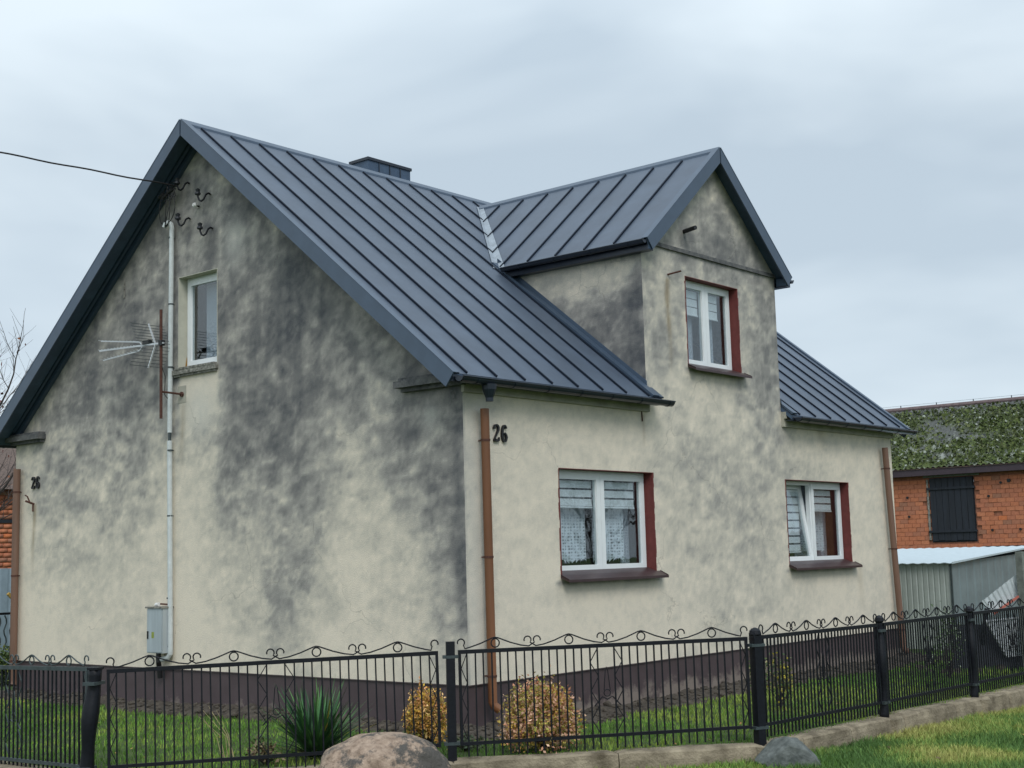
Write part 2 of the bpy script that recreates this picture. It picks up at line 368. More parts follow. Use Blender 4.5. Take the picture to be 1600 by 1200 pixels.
MAP_GABLE=[[.28,.37,.52,.66,.75,.76,.76,.75,.79,.80,.73,.69,.67,.66,.65,.64,.63,.62],[.27,.32,.49,.49,.57,.66,.69,.42,.83,.87,.75,.71,.69,.68,.67,.65,.64,.63],[.18,.21,.33,.29,.36,.49,.62,.77,.72,.78,.81,.74,.71,.70,.68,.67,.65,.64],[.08,.13,.30,.20,.26,.39,.52,.62,.63,.70,.83,.74,.73,.72,.70,.68,.66,.64],[.18,.17,.16,.16,.23,.30,.35,.39,.57,.63,.61,.71,.75,.75,.73,.69,.67,.65],[.24,.12,.34,.35,.37,.42,.49,.53,.64,.53,.62,.70,.77,.81,.77,.71,.67,.65],[.23,.39,.46,.53,.54,.58,.63,.70,.84,.88,.81,.83,.94,.85,.81,.71,.68,.65],[.22,.39,.62,.57,.55,.58,.63,.81,.83,.80,.82,.85,.95,.77,.74,.72,.69,.65],[.25,.25,.35,.34,.39,.42,.48,.74,.77,.77,.75,.77,.75,.59,.41,.75,.72,.64],[.21,.16,.26,.28,.39,.55,.50,.72,.78,.70,.68,.65,.63,.60,.40,.61,.62,.60],[.11,.15,.22,.24,.27,.24,.23,.40,.37,.43,.44,.62,.59,.57,.55,.56,.52,.56],[.02,.06,.08,.15,.18,.18,.20,.22,.30,.36,.33,.59,.59,.57,.57,.58,.59,.56],[.06,.09,.12,.18,.21,.20,.21,.31,.43,.50,.64,.63,.62,.60,.60,.60,.63,.61],[.14,.17,.21,.22,.25,.35,.47,.41,.52,.61,.68,.63,.62,.60,.61,.61,.63,.64],[.20,.22,.25,.25,.29,.39,.44,.45,.58,.78,.69,.62,.61,.60,.61,.65,.62,.63],[.20,.21,.25,.26,.29,.44,.36,.45,.53,.69,.75,.63,.60,.60,.61,.64,.63,.62],[.18,.16,.25,.30,.33,.33,.42,.44,.52,.74,.64,.62,.60,.60,.60,.62,.62,.61],[.16,.16,.24,.31,.34,.31,.43,.44,.42,.62,.60,.59,.60,.60,.60,.60,.61,.60],[.12,.15,.16,.31,.36,.35,.44,.45,.48,.60,.54,.55,.60,.59,.59,.59,.60,.60],[.05,.09,.14,.27,.32,.33,.40,.43,.48,.51,.52,.51,.57,.58,.58,.58,.59,.59],[.02,.05,.10,.19,.18,.20,.29,.30,.30,.45,.49,.51,.55,.57,.57,.58,.58,.58]]
MAP_FRONT=[[.18,.18,.20,.24,.29,.39,.37,.30,.24,.24,.27,.29,.32,.34,.35,.36,.36,.36],[.10,.11,.12,.14,.17,.19,.22,.21,.22,.22,.26,.30,.33,.35,.36,.37,.37,.37],[.03,.08,.09,.08,.10,.09,.10,.10,.12,.21,.27,.31,.34,.36,.37,.38,.38,.38],[.06,.09,.09,.08,.07,.11,.11,.11,.13,.21,.28,.33,.36,.38,.39,.39,.39,.39],[.03,.05,.08,.09,.09,.14,.11,.11,.14,.21,.29,.34,.38,.39,.40,.40,.40,.40],[.02,.03,.08,.09,.14,.16,.09,.06,.10,.22,.32,.37,.40,.41,.42,.42,.42,.41],[.04,.05,.08,.11,.17,.19,.14,.11,.14,.25,.34,.39,.42,.43,.43,.43,.43,.42],[.03,.05,.07,.12,.20,.23,.18,.16,.21,.29,.37,.42,.44,.44,.45,.45,.44,.43],[.02,.03,.06,.11,.21,.25,.19,.10,.17,.31,.38,.45,.46,.45,.46,.46,.45,.44],[.04,.05,.09,.14,.21,.25,.25,.14,.20,.31,.37,.50,.46,.44,.47,.47,.46,.45],[.09,.07,.13,.15,.21,.25,.32,.23,.35,.35,.45,.49,.42,.42,.51,.49,.46,.45],[.11,.05,.13,.29,.32,.39,.43,.57,.26,.23,.31,.33,.39,.35,.53,.49,.45,.45],[.16,.12,.20,.34,.36,.41,.44,.37,.17,.17,.30,.36,.40,.43,.65,.47,.42,.45],[.23,.27,.25,.24,.32,.44,.40,.30,.21,.15,.28,.37,.42,.50,.59,.51,.41,.45],[.26,.29,.25,.26,.35,.47,.39,.26,.17,.15,.29,.38,.41,.51,.65,.55,.40,.45],[.24,.25,.23,.31,.36,.43,.41,.37,.36,.34,.41,.41,.34,.50,.59,.51,.43,.43],[.21,.21,.20,.33,.34,.41,.47,.59,.47,.47,.49,.47,.34,.51,.55,.51,.48,.45],[.20,.20,.21,.30,.30,.23,.44,.50,.50,.54,.57,.56,.55,.54,.56,.57,.51,.47],[.19,.19,.20,.26,.28,.25,.37,.44,.42,.49,.55,.63,.67,.56,.59,.57,.52,.48],[.15,.15,.14,.21,.26,.27,.31,.20,.30,.27,.51,.59,.60,.56,.57,.55,.52,.49],[.09,.09,.07,.16,.23,.25,.26,.17,.25,.25,.44,.52,.54,.54,.54,.54,.52,.49],[.04,.06,.05,.13,.18,.20,.22,.19,.22,.25,.37,.46,.50,.51,.52,.52,.51,.49],[.03,.06,.06,.12,.14,.16,.17,.15,.18,.17,.30,.41,.46,.48,.50,.50,.50,.49],[.04,.07,.09,.10,.12,.12,.12,.11,.14,.15,.24,.36,.42,.46,.47,.48,.48,.48],[.06,.09,.11,.08,.10,.11,.10,.12,.14,.16,.21,.32,.39,.43,.45,.47,.47,.47],[.05,.10,.12,.09,.10,.10,.11,.15,.16,.16,.20,.28,.36,.41,.43,.45,.46,.46],[.05,.10,.12,.10,.10,.10,.14,.18,.18,.15,.18,.26,.33,.38,.41,.43,.44,.45],[.06,.10,.11,.10,.11,.10,.15,.19,.19,.15,.17,.24,.31,.36,.40,.42,.43,.44]]
MAP_CHEEK=[[.81,.84,.84,.83,.84,.80,.83,.79,.59,.52,.46,.45],[.80,.82,.81,.80,.80,.76,.77,.69,.42,.24,.38,.41],[.79,.80,.80,.77,.75,.72,.74,.54,.38,.25,.32,.37],[.77,.78,.78,.76,.76,.70,.60,.41,.32,.24,.26,.31],[.75,.75,.75,.76,.80,.72,.55,.48,.26,.07,.15,.25],[.72,.72,.72,.74,.76,.69,.55,.38,.12,.10,.13,.22],[.69,.69,.69,.69,.69,.63,.61,.55,.13,.17,.17,.21],[.67,.67,.66,.65,.63,.60,.63,.67,.33,.17,.13,.18],[.65,.64,.63,.61,.59,.56,.56,.51,.31,.21,.11,.17],[.63,.62,.60,.58,.56,.53,.49,.41,.31,.27,.17,.19],[.61,.60,.58,.56,.54,.50,.46,.39,.33,.29,.24,.23],[.60,.58,.57,.55,.52,.49,.45,.40,.35,.31,.28,.27],[.58,.57,.55,.53,.51,.48,.44,.40,.36,.33,.31,.30],[.57,.56,.54,.53,.50,.48,.45,.41,.38,.35,.33,.32]]

# ------------------------------------------------------------------ ground
L_, W_, ZR, OV, EV, ZE, OV2 = 10.8142, 9.3446, 7.2771, .3497, .1795, 3.3449, .3435
DX0, DX1, ZD, OD, ZDE, E2, EX = 3.5627, 7.0799, 7.0506, .1988, 5.4408, .1309, 3.6566
XM = (DX0 + DX1) / 2; SL = (ZR - ZE) / (W_ / 2 + EV); SD = (ZD - ZDE) / (XM - DX0 + E2)
def main_z(y): return ZE + SL * (y + EV)
def dorm_z(x): return ZD - SD * abs(x - XM)
def yval(x): return (dorm_z(x) - ZE) / SL - EV
GZ = -.52                                                    # lawn inside the fence
FENCE = [(-3.93, 3.6), (-3.95, .98), (-1.50, -1.14), (.84, -3.05), (3.34, -3.17), (5.62, -3.28), (8.0, -3.42)]

def gridmesh(name, x0, x1, y0, y1, st, zf, m, kind='structure'):
    nx = int((x1 - x0) / st) + 1; ny = int((y1 - y0) / st) + 1
    X, Y = np.meshgrid(np.linspace(x0, x1, nx), np.linspace(y0, y1, ny), indexing='ij')
    V = np.stack([X, Y, zf(X, Y)], -1).reshape(-1, 3)
    i = np.arange(nx - 1)[:, None] * ny + np.arange(ny - 1)[None]
    F = np.stack([i, i + ny, i + ny + 1, i + 1], -1).reshape(-1, 4)
    o = fastmesh(name, V, F, m, smooth=True); tag(o, kind=kind); return o
def out_z(x, y): return -.69 + .05 * (fbm(x * .8 + 50, y * .8 + 50, 3, 3) - .5) - .012 * np.clip(x - 2, 0, 8)
bigz = lambda X, Y: np.full_like(X, -.83)
gridmesh('ground', -400, 400, -400, 400, 50, bigz, M['ground'])
gridmesh('verge_grass', -14, 16, -14, 6, .2, out_z, M['ground'])
lawnpoly = FENCE + [(15, -3.9), (15, 16), (-3.93, 16)]
def in_poly(x, y, P):
    r = np.zeros_like(x, dtype=bool); n = len(P)
    for i in range(n):
        x1, y1 = P[i]; x2, y2 = P[(i + 1) % n]
        c = ((y1 > y) != (y2 > y)) & (x < (x2 - x1) * (y - y1) / ((y2 - y1) + 1e-12) + x1); r ^= c
    return r
mb = MB(); mb.poly_prism([(x, y, GZ) for x, y in reversed(lawnpoly)], (0, 0, -.25)); tag(mb.build('lawn', M['ground']), kind='structure')

def blades(name, n, box, keep, zf, pal, h=(.03, .075), label=None):
    x = rng.uniform(box[0], box[1], n); y = rng.uniform(box[2], box[3], n); k = keep(x, y); x = x[k]; y = y[k]; n = len(x)
    z = zf(x, y); hh = rng.uniform(*h, n); hh *= .7 + .8 * fbm(x * 1.5 + 20, y * 1.5 + 20, 31, 3)
    a = rng.uniform(0, 2 * np.pi, n); ln = rng.uniform(.1, .8, n) * hh; wd = rng.uniform(.003, .006, n)
    dx, dy = np.cos(a), np.sin(a); b = rng.uniform(0, 2 * np.pi, n); bx, by = np.cos(b), np.sin(b)
    p0 = np.stack([x - dx * wd, y - dy * wd, z - .01], -1); p1 = np.stack([x + dx * wd, y + dy * wd, z - .01], -1)
    q0 = np.stack([x - dx * wd * .7 + bx * ln * .4, y - dy * wd * .7 + by * ln * .4, z + hh * .6], -1)
    q1 = np.stack([x + dx * wd * .7 + bx * ln * .4, y + dy * wd * .7 + by * ln * .4, z + hh * .6], -1)
    t = np.stack([x + bx * ln, y + by * ln, z + hh], -1)
    V = np.stack([p0, p1, q1, q0, t], 1).reshape(-1, 3); i = np.arange(n)[:, None] * 5
    F = np.concatenate([i + np.array([0, 1, 3]), i + np.array([1, 2, 3]), i + np.array([3, 2, 4])])
    pal = np.array(pal); pn = fbm(x * .9 + 9, y * .9 + 9, 77, 4); idx = np.clip((pn - .5) * 3.2 + .5 + rng.normal(0, .22, n), 0, .999) * (len(pal) - 1)
    i0 = idx.astype(int); f = (idx - i0)[:, None]; c = pal[i0] * (1 - f) + pal[np.minimum(i0 + 1, len(pal) - 1)] * f
    c = c * rng.uniform(.75, 1.25, (n, 1)); c = np.repeat(c, 5, 0)
    o = fastmesh(name, V, F, M['blade'], cols=c); tag(o, label, 'grass', kind='stuff'); return o
GP = [(.07, .15, .022), (.11, .24, .034), (.17, .31, .045), (.25, .33, .06)]
GP2 = [(.085, .17, .045), (.16, .27, .065), (.28, .35, .085), (.38, .38, .12)]
def edge_noise(x, y): return (fbm(x * 1.7 + 30, y * 1.7 + 30, 91, 4) - .5) * .7
def soil_d(x, y):
    """distance outwards from the house footprint"""
    dx = np.maximum(np.maximum(-x, x - L_), 0); dy = np.maximum(np.maximum(-y, y - W_), 0); return np.hypot(dx, dy)
def soil_w(x, y): return np.where(y < 0, (.45 + .02 * x), .42) + edge_noise(x, y)
def keep_in(x, y): return in_poly(x, y, lawnpoly) & (soil_d(x, y) > soil_w(x, y)) & ((x < 0) | (y < 0))
blades('lawn_grass', 150000, (-3.93, 13, -3.7, 11), keep_in, lambda x, y: np.full_like(x, GZ), GP, (.02, .055), 'short green lawn grass growing between the iron fence and the house')
def keep_out(x, y): return ~in_poly(x, y, [(a, b - .12) for a, b in FENCE] + [(15, -3.9), (15, 16), (-3.93, 16)])
blades('verge_blades', 110000, (-.6, 9.5, -6.0, -2.6), keep_out, out_z, GP2, (.03, .085), 'yellow-green unmown grass on the verge outside the fence')
blades('verge_blades', 30000, (-4.2, 1.2, -4.0, 0), keep_out, out_z, GP, (.03, .09), 'darker green grass outside the fence around the boulder')

def litter(n, box, zf, keep):
    x = rng.uniform(box[0], box[1], n); y = rng.uniform(box[2], box[3], n); k = keep(x, y); x = x[k]; y = y[k]; n = len(x); z = zf(x, y) + rng.uniform(.02, .045, n)
    a = rng.uniform(0, 6.28, n); s = rng.uniform(.014, .032, n)[:, None]; u = np.stack([np.cos(a), np.sin(a), rng.uniform(-.4, .4, n)], -1) * s; v = np.stack([-np.sin(a), np.cos(a), rng.uniform(-.4, .4, n)], -1) * s * .6; p = np.stack([x, y, z], -1)
    V = np.stack([p - u, p - v, p + u, p + v], 1).reshape(-1, 3); i = np.arange(n)[:, None] * 4; F = i + np.array([0, 1, 2, 3]); pal = np.array([(.30, .17, .05), (.20, .10, .04), (.38, .26, .06), (.13, .08, .045)])
    return V, F, np.repeat(pal[rng.integers(0, 4, n)], 4, 0)
for nm_, a_ in (('fallen_leaves on the lawn', litter(520, (-3.9, 11, -3.4, 9), lambda x, y: np.full_like(x, GZ), lambda x, y: in_poly(x, y, lawnpoly) & (soil_d(x, y) > .1))), ('verge', litter(160, (-.5, 9, -5.6, -3.2), out_z, keep_out))):
    o = fastmesh('fallen_leaves', a_[0], a_[1], M['leaf'], cols=a_[2]); tag(o, 'small brown and yellow fallen leaves scattered over the ' + ('verge outside the fence' if nm_ == 'verge' else 'lawn inside the fence'), 'leaves', kind='stuff')
# dug soil strip around the house
def soilmesh():
    def zf(X, Y):
        d = soil_d(X, Y); wd = soil_w(X, Y); t = np.clip(d / np.maximum(wd, .1), 0, 1.3)
        lump = fbm(X * 6, Y * 6, 5, 4, .6); big = fbm(X * 1.1, Y * 1.1, 6, 2)
        return GZ + .02 + (.05 + .09 * (big - .3)) * np.clip(1 - t, -.5, 1) + .13 * (lump - .5) * np.clip(1.15 - t, 0, 1) - .07 * np.clip(t - .9, 0, 1) * 3
    parts = [(-1.25, .1, -1.1, W_ + .5), (.1, L_ + 2.2, -1.3, .1)]
    for a in parts:
        o = gridmesh('soil', a[0], a[1], a[2], a[3], .035, zf, M['soil'], kind='structure')
    n = 1100; V = []; F = []
    ico = MB(); import bmesh
    bm = bmesh.new(); bmesh.ops.create_icosphere(bm, subdivisions=1, radius=1); IV = np.array([v.co[:] for v in bm.verts]); IF = np.array([[v.index for v in f.verts] for f in bm.faces]); bm.free()
    k = 0
    while k < n:
        if random.random() < .5: x, y = random.uniform(-1.2, 0), random.uniform(-.6, W_)
        else: x, y = random.uniform(0, L_ + 1.5), random.uniform(-1.2, 0)
        xx, yy = np.array([x]), np.array([y])
        if soil_d(xx, yy)[0] > soil_w(xx, yy)[0] * 1.02: 
            if random.random() < .97: continue
        r = random.uniform(.010, .034) * (1.6 if random.random() < .1 else 1)
        z = zf(xx, yy)[0]
        v = IV * np.array([r * random.uniform(.8, 1.5), r * random.uniform(.8, 1.4), r * random.uniform(.5, .9)]) * rng.uniform(.75, 1.25, (len(IV), 1))
        V.append(v + np.array([x, y, z + r * .2])); F.append(IF + k * len(IV)); k += 1
    o = fastmesh('soil_clods', np.concatenate(V), np.concatenate(F), M['clod'])
    tag(o, 'dark lumps of dug earth heaped against the foot of the house', 'soil', kind='stuff')
soilmesh()

# ------------------------------------------------------------------ the house
house = empty('house', (0, 0, GZ), 'stained cream rendered house with slate metal roof, a dormer and the number 26', 'house')
def wallmesh(name, axis, u0, u1, z0, z1, ztop, holes, stain, st=.045, extra=(), zbot=None, const=0.):
    us = sorted(set([round(a, 4) for a in list(np.linspace(u0, u1, int((u1 - u0) / st) + 1)) + [h[i] for h in holes for i in (0, 1)] + list(extra)]))
    zs = sorted(set([round(a, 4) for a in list(np.linspace(z0, z1, int((z1 - z0) / st) + 1)) + [h[i] for h in holes for i in (2, 3)]]))
    us = np.array(us); zs = np.array(zs); U, Z = np.meshgrid(us, zs, indexing='ij')
    T = ztop(U); Zc = np.minimum(Z, T)
    if zbot is not None: Zc = np.maximum(Zc, np.minimum(zbot(U), T))
    nz_ = len(zs); i = np.arange(len(us) - 1)[:, None]; j = np.arange(nz_ - 1)[None]
    idx = i * nz_ + j; Q = np.stack([idx, idx + nz_, idx + nz_ + 1, idx + 1], -1)
    cu = (us[:-1] + us[1:])[:, None] / 2 + 0 * zs[None, :-1]; cz = (zs[:-1] + zs[1:])[None] / 2 + 0 * us[:-1, None]
    hgt = np.maximum(Zc[:-1, 1:] - Zc[:-1, :-1], Zc[1:, 1:] - Zc[1:, :-1])
    ok = hgt > 1e-4
    for h in holes: ok &= ~((cu > h[0]) & (cu < h[1]) & (cz > h[2]) & (cz < h[3]))
    Q = Q[ok]
    if axis == 'x': V = np.stack([U, np.full_like(U, const), Zc], -1).reshape(-1, 3)          # facade (looks to -y)
    else: V = np.stack([np.full_like(U, const), U, Zc], -1).reshape(-1, 3); Q = Q[:, ::-1]      # gable (looks to -x)
    C = stain(U, Zc).reshape(-1, 3)
    return fastmesh(name, V, Q, M['stucco'], parent=house, cols=C, loc=(0, 0, GZ), smooth=False, attr='stain')
def blot(u, z, seed, base_fn):
    wu = u + .5 * (fbm(u * 1.3, z * 1.3, seed) - .5) * 1.2; wz = z + .5 * (fbm(u * 1.3, z * 1.3, seed + 9) - .5) * 1.2
    base = base_fn(wu, wz)
    k = .085 + 1.15 * base * np.clip(1.1 - base, 0, 1)
    n1 = fbm(u * 2.3, z * 3.6, seed + 20, 6, .68) - .5; n2 = fbm(u * 5, z * 8, seed + 30, 5, .7) - .5; n3 = fbm(u * 7, z * .9, seed + 40, 3) - .5
    return np.clip(base + k * (1.15 * n1 + 2.0 * n2) + k * (.35 + .7 * np.clip((z - 2.8) / 1.5, 0, 1)) * n3 * np.clip(base * 1.6, 0, 1), 0, 1)
def gauss(u, z, a, b, su, sz): return np.exp(-((u - a) / su) ** 2 - ((z - b) / sz) ** 2)
def streak(u, z, x, ztop, zbot, wd, seed=3):
    c = x + .02 * np.sin(z * 5); g = np.exp(-((u - c) / wd) ** 2)
    return g * ((z < ztop) & (z > zbot)) * np.clip((z - zbot) / (ztop - zbot) * 1.4, 0, 1) * (.4 + 1.2 * fbm(u * 9, z * 5, seed, 3))
def st_gable(U, Z):
    d = blot(U, Z, 101, lambda a, b: np.clip(bilin(MAP_GABLE, a / .45, b / .4) * (1 - .2 * np.clip((b - 2.2) / 1.5, 0, 1)) + .14 * np.clip((b - 3.0) / 1.2, 0, 1) - .12 * np.clip((2.9 - b) / 1.2, 0, 1), 0, 1))
    d = np.clip(d + .35 * gauss(U, Z, .08, 1.8, .09, 1.6) * fbm(U * 8, Z * 4, 8) * 1.4, 0, 1)
    d = d * (1 - .85 * np.clip((1 - np.clip((np.abs(U - 4.75) - .38) / .08, 0, 1)) * np.clip((3.95 - Z) / .05, 0, 1) * np.clip((Z - 3.0) / .7, 0, 1), 0, 1))
    r = .6 * streak(U, Z, 8.8, 2.35, 1.2, .04) + .35 * streak(U, Z, 5.1, 3.5, 2.5, .05)
    b = .45 * gauss(U, Z, 4.0, 5.55, .22, .3) + .5 * gauss(U, Z, 4.75, 3.4, .35, .35) + .3 * gauss(U, Z, .5, 2.95, .12, .12)
    d = np.maximum(d, .85 * streak(U, Z, 2.95, 6.2, 4.6, .16, 12)); d = np.maximum(d, .8 * streak(U, Z, 2.55, 5.2, 3.4, .3, 14))
    return np.stack([d, np.clip(r, 0, .8), np.clip(b, 0, .8)], -1)
def st_front(U, Z):
    d = blot(U, Z, 201, lambda a, b: bilin(MAP_FRONT, a / .4, b / .4) * np.where(b > 3.4, 1.0, .72))
    d = np.maximum(d, .6 * np.exp(-(U / .04) ** 2) * fbm(U * 5, Z * 3, 4) * 1.2)
    d = np.maximum(d, np.clip(.55 * np.exp(-((Z - 3.22) / .05) ** 2) * fbm(U * 6, Z, 5) * 1.4, 0, 1) * ((U < DX0) | (U > DX1)))  # uneven darker band along the foot of the eaves cornice
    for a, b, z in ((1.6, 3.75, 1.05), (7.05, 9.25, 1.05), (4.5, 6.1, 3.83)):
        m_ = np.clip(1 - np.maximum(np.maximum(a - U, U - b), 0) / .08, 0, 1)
        d = np.maximum(d, .62 * m_ * np.exp(-np.abs(Z - z) / .05) * (.5 + fbm(U * 8, Z * 8, 44, 3)) * (Z < z + .02))  # uneven darker band below each sill, fading downwards
    r = .8 * streak(U, Z, 4.16, 5.05, 3.7, .05) + .35 * streak(U, Z, 8.3, 3.25, 2.85, .12) + .25 * streak(U, Z, 9.4, 1.1, .3, .1) + .5 * streak(U, Z, 3.45, 3.15, 2.7, .03)
    b = .5 * np.exp(-((U - .2) / .2) ** 2) + .06
    return np.stack([d, np.clip(r, 0, .7), np.clip(b, 0, .8)], -1)
def st_cheek(U, Z):
    d = blot(U, Z, 301, lambda a, b: bilin(MAP_CHEEK, a / .2, (b - 3.4) / .2))
    return np.stack([d, d * 0, d * 0], -1)
GAB = (4.347, 5.201, 3.9897, 5.2613)
WIN = dict(a=(1.6637, 3.6283, 1.1157, 2.3939), b=(7.1117, 9.1319, 1.1157, 2.3939), d=(4.5976, 5.9753, 3.8865, 5.1356))
TH = .075
wallmesh('gable_wall', 'y', 0, W_, 0, ZR, lambda y: main_z(np.minimum(y, W_ - y)) - TH, [GAB], st_gable)
def ftop(x): return np.where((x >= DX0 - 1e-4) & (x <= DX1 + 1e-4), dorm_z(x) - TH, main_z(0) - TH)
wallmesh('front_wall', 'x', 0, L_, 0, ZD, ftop, [WIN['a'], WIN['b'], WIN['d']], st_front, extra=(DX0 - .0008, DX0, DX1, DX1 + .0008, XM))
# dormer cheeks
wallmesh('dormer_cheek', 'y', 0, 2.62, 3.3, 5.6, lambda y: np.full_like(y, dorm_z(DX0) - TH), [], st_cheek, zbot=lambda y: main_z(y) - .02, const=DX0)
wallmesh('dormer_cheek', 'y', 0, 2.62, 3.3, 5.6, lambda y: np.full_like(y, dorm_z(DX1) - TH), [], st_cheek, zbot=lambda y: main_z(y) - .02, const=DX1)
# far side walls (plain)
mb = MB(); mb.poly_prism([(L_, .004, 0), (L_, W_, 0), (L_, W_, main_z(0) - TH), (L_, W_ / 2, ZR - TH), (L_, .004, main_z(0) - TH)], (-.3, 0, 0)); mb.build('rear_gable_wall', M['plaster'], house)
mb = MB(); mb.box((0.002, W_ - .3, 0), (L_ - .302, W_, main_z(0) - TH)); mb.build('back_wall', M['plaster'], house)
mb = MB(); mb.box((.3, .3, .0), (L_ - .3, W_ - .3, .02)); mb.box((.3, 1.9, .02), (L_ - .3, 1.95, 3.2)); mb.box((L_ - .36, .02, .02), (L_ - .303, 1.9, 3.2)); mb.box((6.6, .02, .02), (6.7, 1.9, 3.2)); mb.box((.3, .3, 3.2), (L_ - .3, W_ - .3, 3.25)); mb.build('dark_inner_shell', M['interior'], house)  # floors plus near-black partitions and liner, room gloom put into their colour
# plinth
def plinth(name, axis, u0, u1, const, st=.06):
    us = np.linspace(u0, u1, int((u1 - u0) / st) + 1); zs = np.linspace(-.75, 0, 14); U, Z = np.meshgrid(us, zs, indexing='ij'); n = len(zs)
    i = np.arange(len(us) - 1)[:, None] * n + np.arange(n - 1)[None]; Q = np.stack([i, i + n, i + n + 1, i + 1], -1).reshape(-1, 4)
    bul = .012 * (fbm(U * 4, Z * 6, 61, 3) - .5)
    if axis == 'x': V = np.stack([U, const + bul, Z], -1); s = np.clip((-Z - .12 - .12 * np.exp(-np.abs(U - .3))) / .3, 0, 1) * np.clip(.35 + U / 2.5, 0, 1)
    else: V = np.stack([const + bul, U, Z], -1); Q = Q[:, ::-1]; s = np.clip((-Z - .25) / .3, 0, 1) * .75 * np.clip(.25 + U / 3, 0, 1)
    C = np.repeat(s.reshape(-1, 1), 3, 1)
    fastmesh(name, V.reshape(-1, 3), Q, M['plinth'], parent=house, cols=C, loc=(0, 0, GZ), attr='stain')
plinth('plinth', 'x', .018, L_, .018); plinth('plinth', 'y', .018, W_, .018)
mb = MB(); mb.box((0, 0, -.012), (L_, .03, 0.0)); mb.box((0, .03, -.012), (.03, W_, 0)); mb.build('plinth_ledge', M['plinth'], house)
mb = MB(); mb.box((L_ - .02, .03, -.75), (L_ - .001, W_ - .02, -.013)); mb.box((.03, W_ - .03, -.75), (L_ - .03, W_ - .01, -.013)); mb.build('plinth', M['plinth'], house)
# cornices
mb = MB()
mb.box((-.02, -.045, 3.178), (DX0 - .002, -.001, 3.30)); mb.box((-.02, -.085, 3.30), (DX0 + .07, -.001, 3.40)); mb.build('eaves_cornice', M['plaster'], house); mb = MB()
mb.box((DX1 + .002, -.045, 3.178), (L_ + .02, -.001, 3.30)); mb.box((DX1 + .002, -.085, 3.30), (L_ + .04, -.001, 3.40))
mb.build('eaves_cornice', M['plaster'], house)
for y0, y1 in ((-.085, .94), (8.50, W_ + .09)):
    mb = MB(); mb.box((-.07, y0 + .03, 3.255), (-.001, y1 - .05, 3.30)); mb.box((-.14, y0, 3.30), (-.001, y1, 3.375)); mb.box((-.11, y0 + .02, 3.375), (-.001, y1 - .05, 3.41)); mb.build('cornice_return', M['dirtyplaster'], house)
mb = MB(); mb.box((DX0, -.03, 5.44), (DX1, -.001, 5.462)); mb.box((DX0, -.02, 5.462), (DX1, -.001, 5.50)); mb.build('dormer_ledge', M['dirtyplaster'], house)
# bed mould along the left rake of the gable wall
for sgn in (1, -1):
    f = lambda t: (W_ / 2 + sgn * (W_ / 2 - t))
    mb = MB(); p = Vector((-.03, f(-.05 + .15), main_z(-.05 + .15) - .16)); q = Vector((-.03, f(W_ / 2), main_z(W_ / 2) - .16)); mb.bar(p, q, .055, .09)
    p.x = q.x = -.10; p.z += .05; q.z += .05; mb.bar(p, q, .04, .05); mb.build('rake_moulding', M['trim'], house)

# ---- roofs
roof = MB()
poly = [(-OV, -EV), (EX, -EV), (EX, -.006), (DX0 - .003, -.006), (DX0 - .003, yval(DX0)), (XM, yval(XM)), (DX1 + .003, yval(DX1)), (DX1 + .003, -EV), (L_ + OV2, -EV), (L_ + OV2, W_ / 2), (-OV, W_ / 2)]
roof.poly_prism([(x, y, main_z(y) - .012) for x, y in poly], (0, 0, -.06))
roof.poly_prism([(-OV, W_ / 2, ZR - .012), (L_ + OV2, W_ / 2, ZR - .012), (L_ + OV2, W_ + EV, ZE - .012), (-OV, W_ + EV, ZE - .012)], (0, 0, -.06))
roof = roof.build('roof', M['soffit'], house)
def ylow(x): return -EV if (x < EX or x > DX1) else yval(x)
def pan(x0, x1):
    brk = [x0] + [b for b in (EX, DX1, XM) if x0 < b < x1] + [x1]; lo = []
    for i in range(len(brk) - 1):
        a, b = brk[i], brk[i + 1]; lo += [(a, ylow(a + 1e-4)), (b, ylow(b - 1e-4))]
    pl = lo + [(x1, W_ / 2 - .02), (x0, W_ / 2 - .02)]; res = []
    for p in pl:
        if not res or (abs(p[0] - res[-1][0]) + abs(p[1] - res[-1][1])) > 1e-4: res.append(p)
    return res
seams = [-.11 + .4975 * k for k in range(23)]
edges = [-OV + .01] + seams + [L_ + OV2 - .01]
def roof_panel(pts3, nrm, parent):
    mb = MB(); mb.poly_prism(pts3, nrm * -.008); return mb.build('roof_panel', M['roof'], parent)
nmain = Vector((0, -SL, 1)).normalized()
for a, b in zip(edges[:-1], edges[1:]):
    if b - a < .03: continue
    j = random.uniform(-.0015, .0015)
    roof_panel([Vector((x, y, main_z(y))) + nmain * j for x, y in pan(a + .002, b - .002)], nmain, roof)
def seam(p, q, n, parent):
    mb = MB(); p = Vector(p); q = Vector(q); mb.bar(p + n * .010, q + n * .010, .022, .028, up=n); return mb.build('standing_seam', M['seam'], parent)
for x in seams: seam((x, ylow(x) + .015, main_z(ylow(x) + .015)), (x, W_ / 2 - .11, main_z(W_ / 2 - .11)), nmain, roof)
nback = Vector((0, SL, 1)).normalized()
bz = lambda y: main_z(W_ - y)
for a, b in zip(edges[:-1], edges[1:]):
    if b - a < .03: continue
    roof_panel([Vector((a + .002, W_ / 2 + .02, bz(W_ / 2 + .02))), Vector((b - .002, W_ / 2 + .02, bz(W_ / 2 + .02))), Vector((b - .002, W_ + EV, ZE)), Vector((a + .002, W_ + EV, ZE))], nback, roof)
